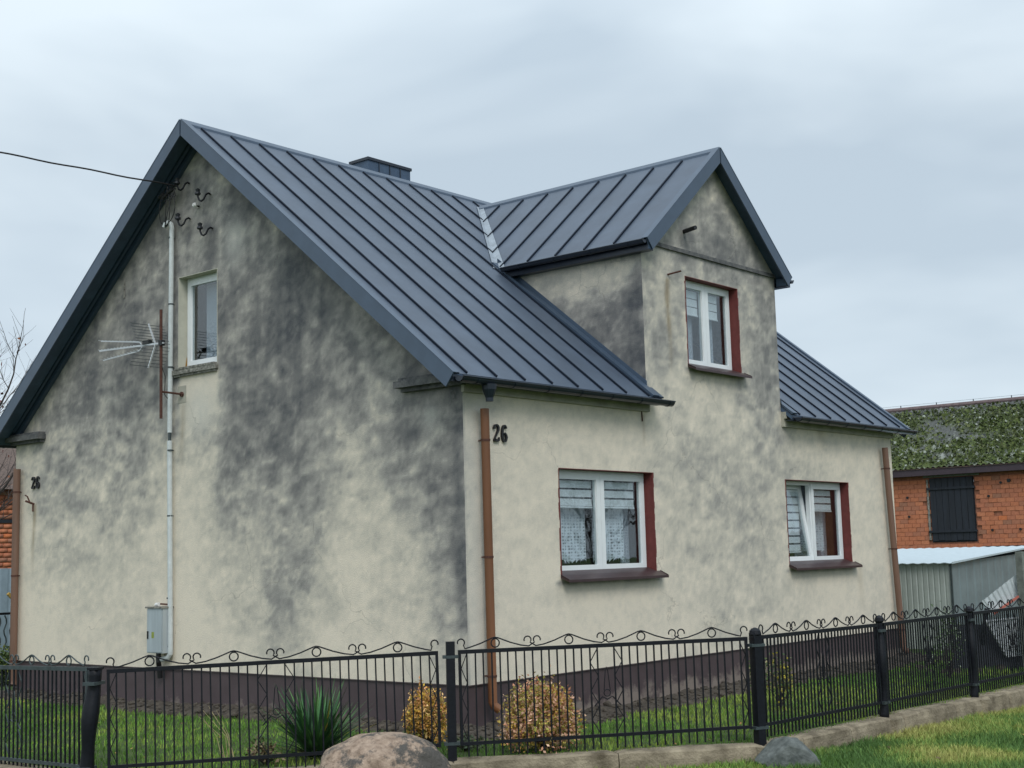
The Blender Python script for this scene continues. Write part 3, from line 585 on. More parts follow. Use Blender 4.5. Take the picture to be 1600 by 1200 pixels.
# dormer roof
droof = MB(); TD = .06
for s in (-1, 1):
    xe = XM + s * (XM - DX0 + E2); xw = XM + s * (XM - DX0)
    pl = [(XM, -OD), (xe, -OD), (xe, yval(xe) + .0), (XM, yval(XM))]
    droof.poly_prism([(x, y, dorm_z(x) - .012) for x, y in pl], (0, 0, -TD))
droof = droof.build('dormer_roof', M['soffit'], house)
dse = [-.15 + .5 * k for k in range(10)]
for s in (-1, 1):
    xe = XM + s * (XM - DX0 + E2); nd = Vector((s * SD, 0, 1)).normalized()
    # x on the valley for a given y
    xv = lambda y: XM + s * max(0, min((ZD - main_z(y)) / SD, abs(xe - XM)))
    ed = [-OD + .01] + dse + [yval(XM)]
    for a, b in zip(ed[:-1], ed[1:]):
        if b <= a + .02: continue
        b = min(b, yval(XM)); y0, y1 = a + .002, b - .002
        if y0 > yval(XM): continue
        ye = yval(xe)
        lo = []
        if y0 < ye: lo.append((xe, y0))
        else: lo.append((xv(y0), y0))
        if y0 < ye < y1: lo.append((xe, ye))
        lo.append((xv(y1) if y1 > ye else xe, y1))
        pl = [(XM + s * .02, y0)] + lo + [(XM + s * .02, y1)]
        if abs(lo[-1][0] - XM) < .03: pl = pl[:-1]
        roof_panel([Vector((x, y, dorm_z(x))) for x, y in pl], nd, droof)
    for y in dse:
        if y > yval(XM) - .25: continue
        xl = xv(y) if y > yval(xe) else xe - s * .015
        if abs(xl - XM) < .2: continue
        seam((xl, y, dorm_z(xl)), (XM + s * .11, y, dorm_z(XM + .11)), nd, droof)
# ridge caps, verges, flashings
def cap(pts_left, pts_right, name='ridge_cap', m=None, up=.022):
    pass
def ridge(p, q, dl, dr, wd=.13, up=.024):
    """folded sheet over a ridge; dl/dr = unit vectors down each slope"""
    p = Vector(p) + Vector((0, 0, up)); q = Vector(q) + Vector((0, 0, up)); mb = MB()
    for d in (dl, dr):
        d = Vector(d).normalized(); mb.poly_prism([p, q, q + d * wd, p + d * wd], (0, 0, .006)); mb.poly_prism([p + d * wd, q + d * wd, q + d * (wd + .006) + Vector((0, 0, -up)), p + d * (wd + .006) + Vector((0, 0, -up))], (0, 0, .004))
    mb.build('ridge_cap', M['trim'], house)
ridge((-OV, W_ / 2, ZR), (L_ + OV2, W_ / 2, ZR), (0, -1, -SL), (0, 1, -SL))
ridge((XM, -OD, ZD), (XM, yval(XM) - .02, ZD), (-1, 0, -SD), (1, 0, -SD), .11)
def verge(p, q, outv, inn, n):
    """barge board with a folded top flashing; p eave end, q ridge end; outv away from the wall; inn along roof inward"""
    p = Vector(p); q = Vector(q); outv = Vector(outv); n = Vector(n); mb = MB()
    mb.poly_prism([p + n * .02, q + n * .02, q + n * .02 + Vector((0, 0, -.225)), p + n * -.165], outv * .022)
    mb.poly_prism([p + n * .02 + outv * .026, q + n * .02 + outv * .026, q + n * .02 - outv * .07, p + n * .02 - outv * .07], n * .008)
    mb.poly_prism([p + n * .004 - outv * .07, q + n * .004 - outv * .07, q + n * .026 - outv * .07, p + n * .026 - outv * .07], outv * -.006)
    return mb.build('verge_trim', M['trim'], house)
for xx, ov in ((-OV, (-1, 0, 0)), (L_ + OV2, (1, 0, 0))):
    verge((xx, -EV - .02, main_z(-EV - .02)), (xx, W_ / 2, ZR), ov, None, nmain); verge((xx, W_ + EV + .02, ZE - .016), (xx, W_ / 2, ZR), ov, None, nback)
for s in (-1, 1):
    xe = XM + s * (XM - DX0 + E2 + .015); verge((xe, -OD, dorm_z(xe)), (XM, -OD, ZD), (0, -1, 0), None, Vector((s * SD, 0, 1)).normalized())
# inner soffit boards under the left verge
mb = MB()
for yy_ in (0, 1):
    g = (lambda t: t) if yy_ == 0 else (lambda t: W_ - t)
    mb.poly_prism([(-OV + .03, g(0.0), main_z(0) - .125), (-OV + .03, g(W_ / 2 - .02), ZR - .125), (-.135, g(W_ / 2 - .02), ZR - .125), (-.135, g(.0), main_z(0) - .125)], (0, 0, .015))
mb.build('verge_soffit', M['soffit'], house)
# valley flashing (left side is the one in view) and right
for s in (-1, 1):
    xe = XM + s * (XM - DX0 + E2)
    vb = Vector((xe, yval(xe) - .02, main_z(yval(xe) - .02))); vt = Vector((XM, yval(XM), main_z(yval(XM)))); mb = MB()
    d1 = Vector((s * .115, 0, 0)); d2 = Vector((s * -.02, 0, .0))
    nrm = nmain * .012
    mb.poly_prism([vb + nrm, vt + nrm, vt + nrm + d1 * .5, vb + nrm + d1 * 1.0], nmain * .003)
    nd = Vector((s * SD, 0, 1)).normalized()
    def onD(x, y): return Vector((x, y, dorm_z(x))) + nd * .011
    mb.poly_prism([onD(xe, yval(xe)), onD(XM + s * .02, yval(XM) - .02), onD(XM + s * .02, yval(XM) - .12), onD(xe, yval(xe) - .15)], nd * .003)
    mb.build('valley_flashing', M['galv'], house)
# apron flashing where the main roof meets the dormer cheek
for xx, s in ((DX0, -1), (DX1, 1)):
    a = Vector((xx + s * .002, -EV, main_z(-EV))); b = Vector((xx + s * .002, yval(xx + s * E2) + .1, main_z(yval(xx + s * E2) + .1))); mb = MB(); sx = Vector((s, 0, 0)); 
    if s < 0: a0 = Vector((EX, -EV - .01, main_z(-EV - .01)))
    else: a0 = a
    mb.poly_prism([a + nmain * .01, b + nmain * .01, b + nmain * .01 + sx * .14, a + nmain * .01 + sx * .14], nmain * .03)
    a1 = a.copy(); a1.y = -.01; a1.z = main_z(-.01)
    mb.poly_prism([a1 + nmain * .01, b + nmain * .01, b + nmain * .01 + Vector((0, 0, .10)), a1 + nmain * .01 + Vector((0, 0, .10))], sx * .01)
    if s < 0: mb.poly_prism([a + nmain * .01, Vector((xx, -.008, main_z(-.008))) + nmain * .01, Vector((EX, -.008, main_z(-.008))) + nmain * .01, a0 + nmain * .01], nmain * .02)
    mb.build('apron_flashing', M['trim'], house)
# gutters
def gutter(p, q, outward, r=.062, drop=.045, name='gutter'):
    p = Vector(p); q = Vector(q); o = Vector(outward); d = (q - p).normalized(); mb = MB(); n = 8; pts = []
    for k in range(n + 1):
        an = math.pi * k / n; pts.append(o * (-math.cos(an) * r + r + .005) + Vector((0, 0, -math.sin(an) * r - drop)))
    inner = [x * 1.0 + Vector((0, 0, .006)) for x in reversed(pts)]
    ring = pts + [x + Vector((0, 0, .008)) for x in reversed(pts)]
    mb.poly_prism([p + x for x in ring], q - p)
    for c in (p, q): mb.poly_prism([c + x for x in pts], d * .008 * (1 if c == p else -1))
    g = mb.build(name, M['gutter'], house)
    m2 = MB(); m2.tube([p + o * (2 * r + .005) + Vector((0, 0, -drop)), q + o * (2 * r + .005) + Vector((0, 0, -drop))], .011, 8); m2.build('gutter_bead', M['gutter'], g)
    L0 = (q - p).length; k = 0
    while .25 + k * .62 < L0:
        c = p + d * (.25 + k * .62); mb = MB()
        mb.poly_prism([c + o * (-math.cos(math.pi * a / 8) * (r + .006) + r + .005) + Vector((0, 0, -math.sin(math.pi * a / 8) * (r + .006) - drop)) for a in range(9)], d * .025); mb.build('gutter_bracket', M['gutter'], g); k += 1
    return g
gutter((-OV + .02, -EV - .01, ZE), (EX + .09, -EV - .01, ZE), (0, -1, 0))
gutter((DX1 + .06, -EV - .01, ZE), (L_ + OV2 + .06, -EV - .01, ZE), (0, -1, 0))
gutter((-OV + .02, W_ + EV + .01, ZE), (L_ + OV2, W_ + EV + .01, ZE), (0, 1, 0))
gutter((DX0 - E2 - .01, -OD + .0, ZDE - .0), (DX0 - E2 - .01, 2.25, ZDE), (-1, 0, 0), .05, .03)
gutter((DX1 + E2 + .01, -OD + .0, ZDE), (DX1 + E2 + .01, 2.25, ZDE), (1, 0, 0), .05, .03)
for a_, b_ in ((-OV, EX), (DX1 + .01, L_ + OV2)):
    mb = MB(); mb.poly_prism([(a_, -EV - .004, ZE - .02), (a_, -EV - .004, ZE - .085), (a_, -.088, ZE - .085), (a_, -.088, ZE - .07), (a_, -EV + .02, ZE - .07), (a_, -EV + .02, ZE - .02)], (b_ - a_, 0, 0)); mb.build('eaves_fascia', M['gutter'], house)
for s in (-1, 1):
    mb = MB()
    xe = XM + s * (XM - DX0 + E2); a, b = sorted((xe - s * .0, xe - s * .018)); mb.box((a, -OD + .002, ZDE - .15), (b, 2.3, ZDE - .015))
    a, b = sorted((xe - s * .018, XM + s * (XM - DX0) + s * .002)); mb.box((a, -OD + .002, ZDE - .15), (b, 2.3, ZDE - .135))
    mb.build('dormer_fascia', M['gutter'], house)
# boxed end of the dormer verge at the right eave
mb = MB(); mb.box((DX1 + .004, -OD + .003, ZDE - .132), (DX1 + E2 - .02, -.032, ZDE - .02)); mb.box((DX0 - E2 + .02, -OD + .003, ZDE - .132), (DX0 - .004, -.032, ZDE - .02)); mb.build('eave_box', M['soffit'], house)
# gutter outlet funnel
mb = MB(); fx, fy = .16, -EV - .075; mb.tube([(fx, fy, 3.25), (fx, fy, 3.19), (fx, fy, 3.10), (fx, fy, 3.06)], [.085, .08, .045, .043], 12); mb.build('gutter_outlet', M['gutter'], house)
# chimney
ch = MB(); cx0, cx1, cy0, cy1 = 3.407, 4.345, 5.0, 5.40
ch.box((cx0, cy0, 6.3), (cx1, cy1, 7.60)); ch = ch.build('chimney', M['soffit'], house)
mb = MB(); mb.box((cx0 - .02, cy0 - .02, 7.60), (cx1 + .02, cy1 + .02, 7.645)); mb.build('chimney_cap', M['gutter'], ch)
for i in range(3):
    x = cx0 + .235 * (i + 1); mb = MB(); mb.box((x - .008, cy0 - .012, 6.5), (x + .008, cy0 - .001, 7.595)); mb.build('sheet_seam', M['gutter'], ch)
# downpipes
def downpipe(x, y, z0, z1, n, m, kick=(0, -.09), r=.05, lean=0):
    mb = MB(); pts = [(x, y, z1), (x + lean * .5, y, (z0 + z1) / 2), (x + lean, y, z0 + .07), (x + lean + .012, y + kick[1] * .15, z0 + .03), (x + lean + kick[0], y + kick[1] * .6, z0 - .01)]
    mb.tube(pts, r, 14, cap=False); pts2 = [(a, b, c) for a, b, c in pts]
    dp = mb.build('downpipe', m, house, smooth=True)
    mb = MB(); mb.tube([(x, y, z1 - .02), (x, y, z1 - .019)], r * .98, 14); mb.tube([Vector(pts[-1]) - (Vector(pts[-1]) - Vector(pts[-2])) * .2, Vector(pts[-1]) - (Vector(pts[-1]) - Vector(pts[-2])) * .19], r * .95, 12); mb.build('pipe_shade_disc', M['darkcol'], dp)  # thin black discs stand in for the shade inside the open pipe ends
    for k in range(n):
        z = z0 + .35 + (z1 - z0 - .7) * k / max(1, n - 1); t = (z1 - z) / (z1 - z0)
        mb = MB(); mb.tube([(x + lean * t, y, z - .012), (x + lean * t, y, z + .012)], r + .006, 14); mb.bar((x + lean * t, y, z), (x + lean * t, 0 if y < 0 and x > 0 else y, z), .015) if x > 0 else mb.bar((x, y, z), (0, y, z), .015)
        mb.build('pipe_clip', M['rust'], dp)
downpipe(.25, -.10, -.27, 3.00, 3, M['brown'], (.05, -.09), lean=.02); downpipe(10.36, -.10, -.37, 3.00, 3, M['brown2'], (.09, -.05), lean=.24); downpipe(-.08, 9.17, -.35, 2.88, 3, M['brown2'], (0, -.02), .055)

# ---- windows
def local(mb, name, m, parent, **k):
    o = mb.build(name, m, None, **k); o.parent = parent; o.location = (0, 0, 0); return o
def window(x0, z0, Wd, H, rotz, base, nsash=2, lining=None, sill='metal', depth=.14, tilt=None, inside=None):
    bw, bs = .055, .078
    fr = MB(); a, b = .008, Wd - .008
    fr.box((a, depth, .012), (a + bw, depth + .07, H - .008)); fr.box((b - bw, depth, .012), (b, depth + .07, H - .008))
    fr.box((a + bw, depth + .001, .012), (b - bw, depth + .069, .012 + bw)); fr.box((a + bw, depth + .001, H - .008 - bw), (b - bw, depth + .069, H - .008))
    if nsash == 2: fr.box((Wd / 2 - .03, depth + .002, .012 + bw), (Wd / 2 + .03, depth + .068, H - .008 - bw))
    wo = fr.build('window', M['pvc'], None); wo.parent = house
    wo.location = Vector(base) - org(house); wo.rotation_euler = (0, 0, rotz)
    ld = MB(); e = -.004; dd = depth + .004
    ld.box((0, e, 0), (.007, dd, H)); ld.box((Wd - .007, e, 0), (Wd, dd, H)); ld.box((.007, e + .001, H - .007), (Wd - .007, dd, H)); ld.box((.007, e + .001, 0), (Wd - .007, dd, .006))
    local(ld, 'reveal_lining', lining, wo)
    # worn paint spill on the wall edge
    if lining is M['red']:
        for xx in (0, Wd):
            mb = MB(); prev = 0; s = 1 if xx > 0 else -1; zz = 0
            while zz < H - .03:
                hh = random.uniform(.03, .12); wd_ = random.uniform(.004, .022); a_, b_ = sorted((xx, xx + s * wd_)); mb.box((a_, -.003 - random.random() * .002, zz), (b_, -.0005, min(H, zz + hh))); zz += hh
            local(mb, 'paint_edge', lining, wo)
    n = nsash; segs = [(a + bw - .025, Wd / 2 + (.0 if n == 2 else 0) - .002)] if n == 2 else [(a + bw - .025, b - bw + .025)]
    if n == 2: segs.append((Wd / 2 + .002, b - bw + .025))
    zb, zt = .012 + bw - .025, H - .008 - bw + .025
    for i, (p, q) in enumerate(segs):
        sb = MB(); y0, y1 = depth - .018, depth + .045; sb.box((p, y0, zb), (p + bs, y1, zt)); sb.box((q - bs, y0, zb), (q, y1, zt)); sb.box((p + bs, y0 + .001, zb), (q - bs, y1 - .001, zb + bs)); sb.box((p + bs, y0 + .001, zt - bs), (q - bs, y1 - .001, zt))
        # glazing bead
        for c in ((p + bs, p + bs + .008), (q - bs - .008, q - bs)): sb.box((c[0], y0 + .012, zb + bs), (c[1], y1 - .01, zt - bs))
        sash = local(sb, 'sash', M['pvc'], wo)
        pb = MB(); pb.box((p + bs + .001, y0 + .022, zb + bs + .001), (q - bs - .001, y0 + .028, zt - bs - .001)); pane = local(pb, 'pane', M['glass'], wo)
        if tilt == i:
            for o in (sash, pane):
                mm_ = Matrix.Translation((0, y1, zb)) @ Matrix.Rotation(R(-8.5), 4, 'X') @ Matrix.Translation((0, -y1, -zb)); o.data.transform(mm_)
        if inside: inside(i, p + bs, q - bs, zb + bs, zt - bs, depth + .12, wo)
    sl = MB()
    if sill == 'metal':
        x_a, x_b = -.02, Wd + .09
        sl.poly_prism([(x_a, depth - .01, .022), (x_a, -.16, -.055), (x_a, -.16, -.095), (x_a, -.152, -.095), (x_a, -.152, -.063), (x_a, depth - .01, .012)], (x_b - x_a, 0, 0)) if False else None
        # trapezoid tray sloping outward between the jambs, wider outside
        sl.poly_prism([(.008, depth - .019, .062), (Wd - .008, depth - .019, .062), (Wd - .008, -.004, .014), (x_b, -.0045, .014), (x_b, -.125, -.045), (x_a, -.125, -.045), (x_a, -.0045, .014), (.008, -.004, .014)], (0, 0, -.008))
        sl.box((x_a, -.131, -.075), (x_b, -.125, -.043))
        for xa_ in (x_a, x_b - .006): sl.poly_prism([(xa_, -.004, .022), (xa_, -.125, -.036), (xa_, -.125, -.068), (xa_, -.004, -.02)], (.006, 0, 0))
        local(sl, 'sill', M['sill'], wo)
    else:
        g = []
        sl.box((-.08, -.055, -.075), (Wd + .02, -.001, -.012)); sl.box((.006, -.06, -.012), (Wd - .006, depth - .01, .014)); s_ = local(sl, 'sill', M['greysill'], wo)
        sl = MB(); sl.box((-.10, -.035, -.105), (Wd + .0, -.001, -.075)); local(sl, 'sill_moulding', M['greysill'], wo)
    return wo
def blind(p, q, z0, z1, y, parent, st=.092, gap=.018):
    z = z1
    while z - st > z0:
        mb = MB(); mb.box((p, y, z - st), (q, y + .004, z - .004)); local(mb, 'blind_strip', M['blind'], parent); z -= st + gap
    mb = MB(); mb.tube([(p, y, z), (q, y, z)], .012, 8); local(mb, 'blind_bar', M['blind'], parent)
def curtain(p, q, z0, z1, y, parent, m, scallop=0, wave=.018, freq=55, name='curtain'):
    xs = np.linspace(p, q, 90); zs = np.linspace(0, 1, 24); X, T = np.meshgrid(xs, zs, indexing='ij')
    bot = z0 + scallop * np.abs(np.sin((X - p) / .085 * np.pi)) ; Z = bot + (z1 - bot) * T; Y = y + wave * np.sin(X * freq + 1.3 * np.sin(X * 9)) * (1.1 - .5 * T)
    V = np.stack([X, Y, Z], -1).reshape(-1, 3); i = np.arange(len(xs) - 1)[:, None] * 24 + np.arange(23)[None]; F = np.stack([i, i + 24, i + 25, i + 1], -1).reshape(-1, 4)
    o = fastmesh(name, V, F, m, smooth=True); o.parent = parent
def in_a(i, p, q, z0, z1, y, wo):
    blind(p, q - (.0 if i == 0 else .05), z0 + (z1 - z0) * (.59 if i == 0 else .63), z1 - .01, y - .06, wo)
    curtain(p, q - (0 if i == 0 else .16), z0 + .02, z1 - .2, y + .05, wo, M['lace'], .05)
    if i == 1: curtain(q - .17, q + .05, z0 - .02, z1, y + .12, wo, M['sheer'], 0, .02, 40)
def in_b(i, p, q, z0, z1, y, wo):
    if i == 0: blind(p, q, z0 + .05, z1 - .01, y + .05, wo, .1, .02)
    else:
        blind(p, q - .12, z0 + (z1 - z0) * .60, z1 - .01, y - .06, wo); curtain(p - .02, q - .12, z0 + .06, z1 - .2, y + .1, wo, M['lace'], .03); curtain(p - .1, q + .25, z0 - .1, z1 + .1, y + .22, wo, M['sheer'], 0, .03, 30)  # deepest sheer curtain is added to hide brown bounce light in the room
def in_d(i, p, q, z0, z1, y, wo):
    blind(p, q - (.0 if i == 0 else .13), z0 + (z1 - z0) * .60, z1 - .005, y - .055, wo, .11, .008)
    curtain(p, q - (0 if i == 0 else .14), z0 + .01, z1 - .2, y + .04, wo, M['sheer'], 0, .008)
def in_g(i, p, q, z0, z1, y, wo): curtain(p + .10, q, z0 - .02, z1 + .02, y + .05, wo, M['sheer'], 0, .006, 20)  # grey-blue sheet behind the pane stands in for its sky reflection
for key, fn, tl in (('a', in_a, None), ('b', in_b, 0), ('d', in_d, None)):
    x0, x1, z0, z1 = WIN[key]; window(x0, z0, x1 - x0, z1 - z0, 0, (x0, 0, z0), 2, M['red'], 'metal', tilt=tl, inside=fn)
window(0, 0, GAB[1] - GAB[0], GAB[3] - GAB[2], R(-90), (0, GAB[1], GAB[2]), 1, M['cream'], 'old', .14, inside=in_g)
# rust-coloured foam in the corner of the gable window reveal
mb = MB(); mb.poly_prism([(.10, GAB[1] - .0085, 4.0), (.132, GAB[1] - .0085, 4.0), (.132, GAB[1] - .0085, 4.17), (.118, GAB[1] - .0085, 4.10)], (0, -.008, 0)); mb.build('foam_stain', mat('orange_foam', (.34, .19, .05), .9, var=.3, scale=30), house)

# ---- house numbers (cut-out serif digits)
def digits(mb_fn, Hh):
    # strokes of the numerals as centre lines with pen widths (height 1)
    two = [((.10, .72), .15), ((.09, .80), .16), ((.16, .92), .10), ((.30, .965), .085), ((.44, .91), .13), ((.50, .79), .17), ((.47, .66), .16), ((.36, .50), .10), ((.22, .32), .075), ((.10, .14), .075), ((.07, .05), .07)]
    two_b = [((.04, .085), .17), ((.20, .095), .16), ((.36, .075), .15), ((.48, .085), .14), ((.53, .16), .08), ((.55, .27), .03)]
    six = [((.47, .78), .14), ((.46, .87), .12), ((.34, .965), .08), ((.20, .90), .11), ((.12, .72), .16), ((.09, .48), .18), ((.12, .24), .17), ((.20, .08), .11), ((.31, .035), .08), ((.43, .10), .12), ((.50, .28), .17), ((.44, .46), .12), ((.32, .53), .07), ((.18, .46), .06), ((.12, .38), .05)]
    return [([(p, w_ * .86) for p, w_ in st], o) for st, o in ((two, 0), (two_b, 0), (six, .68))]
def number(frame, Hh, m):
    """frame(u, w, z) -> world"""
    nn = MB()
    for st, off in digits(None, Hh):
        pts = [Vector((p[0] * .86 + off, 0, p[1])) for p, _ in st]; ws = [w_ for _, w_ in st]
        # densify
        P2 = []; W2 = []
        for i in range(len(pts) - 1):
            p0 = pts[max(i - 1, 0)]; p1 = pts[i]; p2 = pts[i + 1]; p3 = pts[min(i + 2, len(pts) - 1)]
            for k in range(5):
                t = k / 5; P2.append(.5 * ((2 * p1) + (-p0 + p2) * t + (2 * p0 - 5 * p1 + 4 * p2 - p3) * t * t + (-p0 + 3 * p1 - 3 * p2 + p3) * t ** 3)); W2.append(ws[i] * (1 - t) + ws[i + 1] * t)
        P2.append(pts[-1]); W2.append(ws[-1])
        vs = []; n = len(P2)
        for i in range(n):
            t = (P2[min(i + 1, n - 1)] - P2[max(i - 1, 0)]).normalized(); nr = Vector((-t.z, 0, t.x))
            for sgn in (1, -1):
                p = P2[i] + nr * W2[i] / 2 * sgn
                for yv in (0.0, .025): vs.append(frame(p.x * Hh, yv, p.z * Hh))
        fs = []
        for i in range(n - 1):
            a = i * 4; b = a + 4; fs += [(a + 1, a + 3, b + 3, b + 1), (a, b, b + 2, a + 2), (a, a + 1, b + 1, b), (a + 2, b + 2, b + 3, a + 3)]
        fs += [(0, 2, 3, 1), ((n - 1) * 4, (n - 1) * 4 + 1, (n - 1) * 4 + 3, (n - 1) * 4 + 2)]
        nn.add(vs, fs)
    return nn.build('house_number', m, house)
number(lambda u, w_, z: (.482 + u, -.006 - w_, 2.65 + z), .20, M['darkcol'])
number(lambda u, w_, z: (-.006 - w_, 8.85 - u, 2.56 + z), .185, M['darkcol'])

# ------------------------------------------------------------------ things on the walls
def clampring(x, y, z, r, parent, m, wall=None):
    mb = MB(); mb.tube([(x, y, z - .010), (x, y, z + .010)], r, 10); mb.bar((x, y, z), (0, y, z), .012); return mb.build('pipe_clip', m, parent)
cd = empty('cable_conduit', (-.05, 5.3, .1), 'long pale plastic cable pipe running up the gable wall beside the upper window', 'conduit')
mb = MB(); mb.tube([(-.055, 5.29, 5.84), (-.055, 5.31, 3.14)], .033, 12); mb.build('pipe', M['conduit'], cd, smooth=False)
mb = MB(); mb.tube([(-.055, 5.31, 3.14), (-.055, 5.312, 3.03)], .022, 12); mb.build('pipe_joint', M['greyiron'], cd)
mb = MB(); mb.tube([(-.055, 5.312, 3.03), (-.055, 5.27, .27), (-.055, 5.275, .20), (-.06, 5.31, .155), (-.07, 5.41, .13), (-.075, 5.49, .125)], .034, 12); mb.build('pipe', M['conduit'], cd)
mb = MB(); mb.tube([(-.055, 5.29, 5.82), (-.055, 5.285, 5.96), (-.06, 5.3, 6.02), (-.075, 5.33, 6.045), (-.10, 5.37, 6.02), (-.11, 5.39, 5.98)], [.034, .034, .036, .038, .036, .032], 12); mb.build('weather_head', M['conduit'], cd)
for z in (5.83, 4.9, 4.03, 2.90, 2.02, .93, .30): clampring(-.055, 5.3, z, .038, cd, M['greyiron'])
mbx = empty('meter_box', (0, 5.46, .2), 'weathered grey electricity meter box on the gable wall beside the cable pipe', 'meter box')
mb = MB(); mb.box((-.168, 5.285, .215), (-.002, 5.63, .80)); mb.build('casing', M['zinc'], mbx)
mb = MB(); mb.box((-.180, 5.297, .227), (-.1685, 5.618, .788)); dr = mb.build('door', M['zinc'], mbx)
mb = MB(); mb.box((-.188, 5.585, .40), (-.181, 5.612, .50)); mb.build('lock', M['darkcol'], dr)
mb = MB(); mb.box((-.1815, 5.46, .41), (-.1802, 5.515, .49)); mb.build('warning_sticker', mat('green_yellow_sticker', (.25, .30, .05), .6, var=.4, scale=60), dr)
mb = MB(); mb.box((-.195, 5.27, .801), (-.002, 5.645, .822)); mb.build('lid', M['greysill'], mbx)
mb = MB(); mb.tube([(-.10, 5.47, .213), (-.10, 5.47, .10), (-.05, 5.52, .0), (-.03, 5.53, -.12)], .035, 10); mb.build('cable_tail', M['darkcol'], mbx)
mb = MB(); mb.tube([(-.08, 5.56, .845), (-.09, 5.48, .85)], .026, 10); mb.build('vent_knob', M['white'], mbx); mb = MB(); mb.bar((-.08, 5.46, .855), (-.05, 5.30, .845), .02); mb.build('stay', M['rust'], mbx)

def insulator(y, z, lab, knobside=1, s=1):
    t = empty('wall_insulator', (0, y, z), lab, 'insulator', 'old wire insulators high on the gable')
    k = knobside
    mb = MB(); pts = [(0, y - .02, z + .01), (-.05, y - .05, z + .01), (-.10, y - .062, z - .02), (-.12, y - .04, z - .085), (-.12, y + .01, z - .10), (-.12, y + .055, z - .08), (-.12, y + .085, z - .03), (-.12, y + .09, z + .03)]
    mb.tube(pts, .013, 8); mb.build('hook', M['black'], t)
    mb = MB(); c = (-.12, y + .09, z + .03)
    mb.tube([(c[0], c[1], c[2] - .035), (c[0], c[1], c[2] - .02), (c[0], c[1], c[2] + .0), (c[0], c[1], c[2] + .012), (c[0], c[1], c[2] + .045), (c[0], c[1], c[2] + .06)], [.028, .042, .040, .026, .034, .014], 12); mb.build('knob', M['porcelain'], t)
    return t
insulator(4.99, 6.53, 'hooked black insulator nearest the verge, where the overhead cable arrives')
insulator(4.53, 6.29, 'hooked black insulator above the small white bolt, at upper right of the group')
insulator(4.97, 6.03, 'hooked black insulator just right of the curved head of the pale pipe')
insulator(4.48, 5.81, 'lowest hooked black insulator, above the gable window')
t = empty('wall_bolt', (0, 4.75, 6.18), 'small white porcelain bolt between the hooked insulators on the gable', 'bolt')
mb = MB(); mb.tube([(0, 4.75, 6.18), (-.07, 4.75, 6.18)], .012, 8); mb.build('pin', M['black'], t); mb = MB(); mb.tube([(-.05, 4.75, 6.18), (-.075, 4.75, 6.185), (-.10, 4.75, 6.18)], [.03, .036, .02], 10); mb.build('cap', M['white'], t)
# overhead cable and its tails
P0 = Vector((-.13, 5.08, 6.50)); P1 = Vector((-7.07, 6.15, 6.76)); P1 = P0 + (P1 - P0) * 1.5; mb = MB(); n = 60
CB = [P0.lerp(P1, i / n) + Vector((0, 0, -.25 * (i / n) * (1 - i / n) + .006 * math.sin(i * 1.1))) for i in range(n + 1)]
cb = empty('overhead_cable', P0, 'dark overhead electric cable coming from the left to the gable', 'cable')
mb.tube(CB, .011, 6); mb.build('span', M['darkcol'], cb)
mb = MB()
rr = random.Random(5)
for k in range(5):
    a = Vector((-.16, 5.14 + rr.uniform(-.1, .18), 6.48 + rr.uniform(-.08, .05))); e = Vector((-.11, 5.37, 5.99)); pts = []
    for i in range(9):
        t_ = i / 8; p = a.lerp(e, t_); p.y += (-.30 + .12 * k) * math.sin(math.pi * t_) * (.8 if k < 3 else .4); p.z -= .24 * math.sin(math.pi * t_) * t_ * (1 if k % 2 else .5); p.x -= .04 * math.sin(math.pi * t_); pts.append(p)
    mb.tube(pts, .006, 5)
for k in range(6):
    c = Vector((-.17, 5.18 + rr.uniform(-.14, .14), 6.42 + rr.uniform(-.07, .09))); r_ = rr.uniform(.04, .09); a0 = rr.uniform(0, 6)
    mb.tube([c + Vector((rr.uniform(-.01, .01), math.cos(a0 + i * .8) * r_, math.sin(a0 + i * .8) * r_ * .8)) for i in range(7)], .006, 5)
mb.build('tails', M['darkcol'], cb)
for y_, z_ in ((5.14, 6.44), (5.26, 6.39), (5.35, 6.41)):
    mb = MB(); mb.tube([(-.17, y_ - .03, z_ + .02), (-.18, y_ + .06, z_ - .02)], .026, 8); mb.build('splice', M['darkcol'], cb)

# TV antenna
an = empty('tv_antenna', (-.33, 5.12, 3.3), 'white television aerial on a rusty mast bracketed to the gable wall', 'antenna')
mb = MB(); mb.tube([(-.33, 5.12, 3.30), (-.33, 5.135, 4.77)], .021, 10); mb.build('mast', M['rust'], an)
mb = MB(); mb.tube([(-.33, 5.12, 3.66), (0, 5.10, 3.645)], .014, 8); mb.tube([(-.03, 5.10, 3.645), (-.005, 5.10, 3.645)], .035, 8); mb.build('bracket_arm', M['rust'], an)
mb = MB(); mb.box((-.005, 5.02, 3.53), (-.001, 5.20, 3.76)); mb.build('wall_plate', M['plaster'], an)
Y0, YE = 5.10, 6.56
def boom(t): return Vector((-.34, Y0 + (YE - Y0) * t, 4.31 + .065 * t))
mb = MB(); mb.bar(boom(-.03), boom(1), .022); mb.build('boom', M['alu'], an)
top = [Vector((-.34, 5.56, 4.345)), Vector((-.34, 5.60, 4.385)), Vector((-.34, 6.53, 4.51))]; bot = [Vector((-.34, 5.56, 4.30)), Vector((-.34, 5.60, 4.265)), Vector((-.34, 6.47, 4.23))]
for arm in (top, bot):
    mb = MB(); mb.bar(boom(.31), arm[0], .014); mb.bar(arm[0], arm[1], .014); mb.bar(arm[1], arm[2], .014); mb.build('side_boom', M['alu'], an)
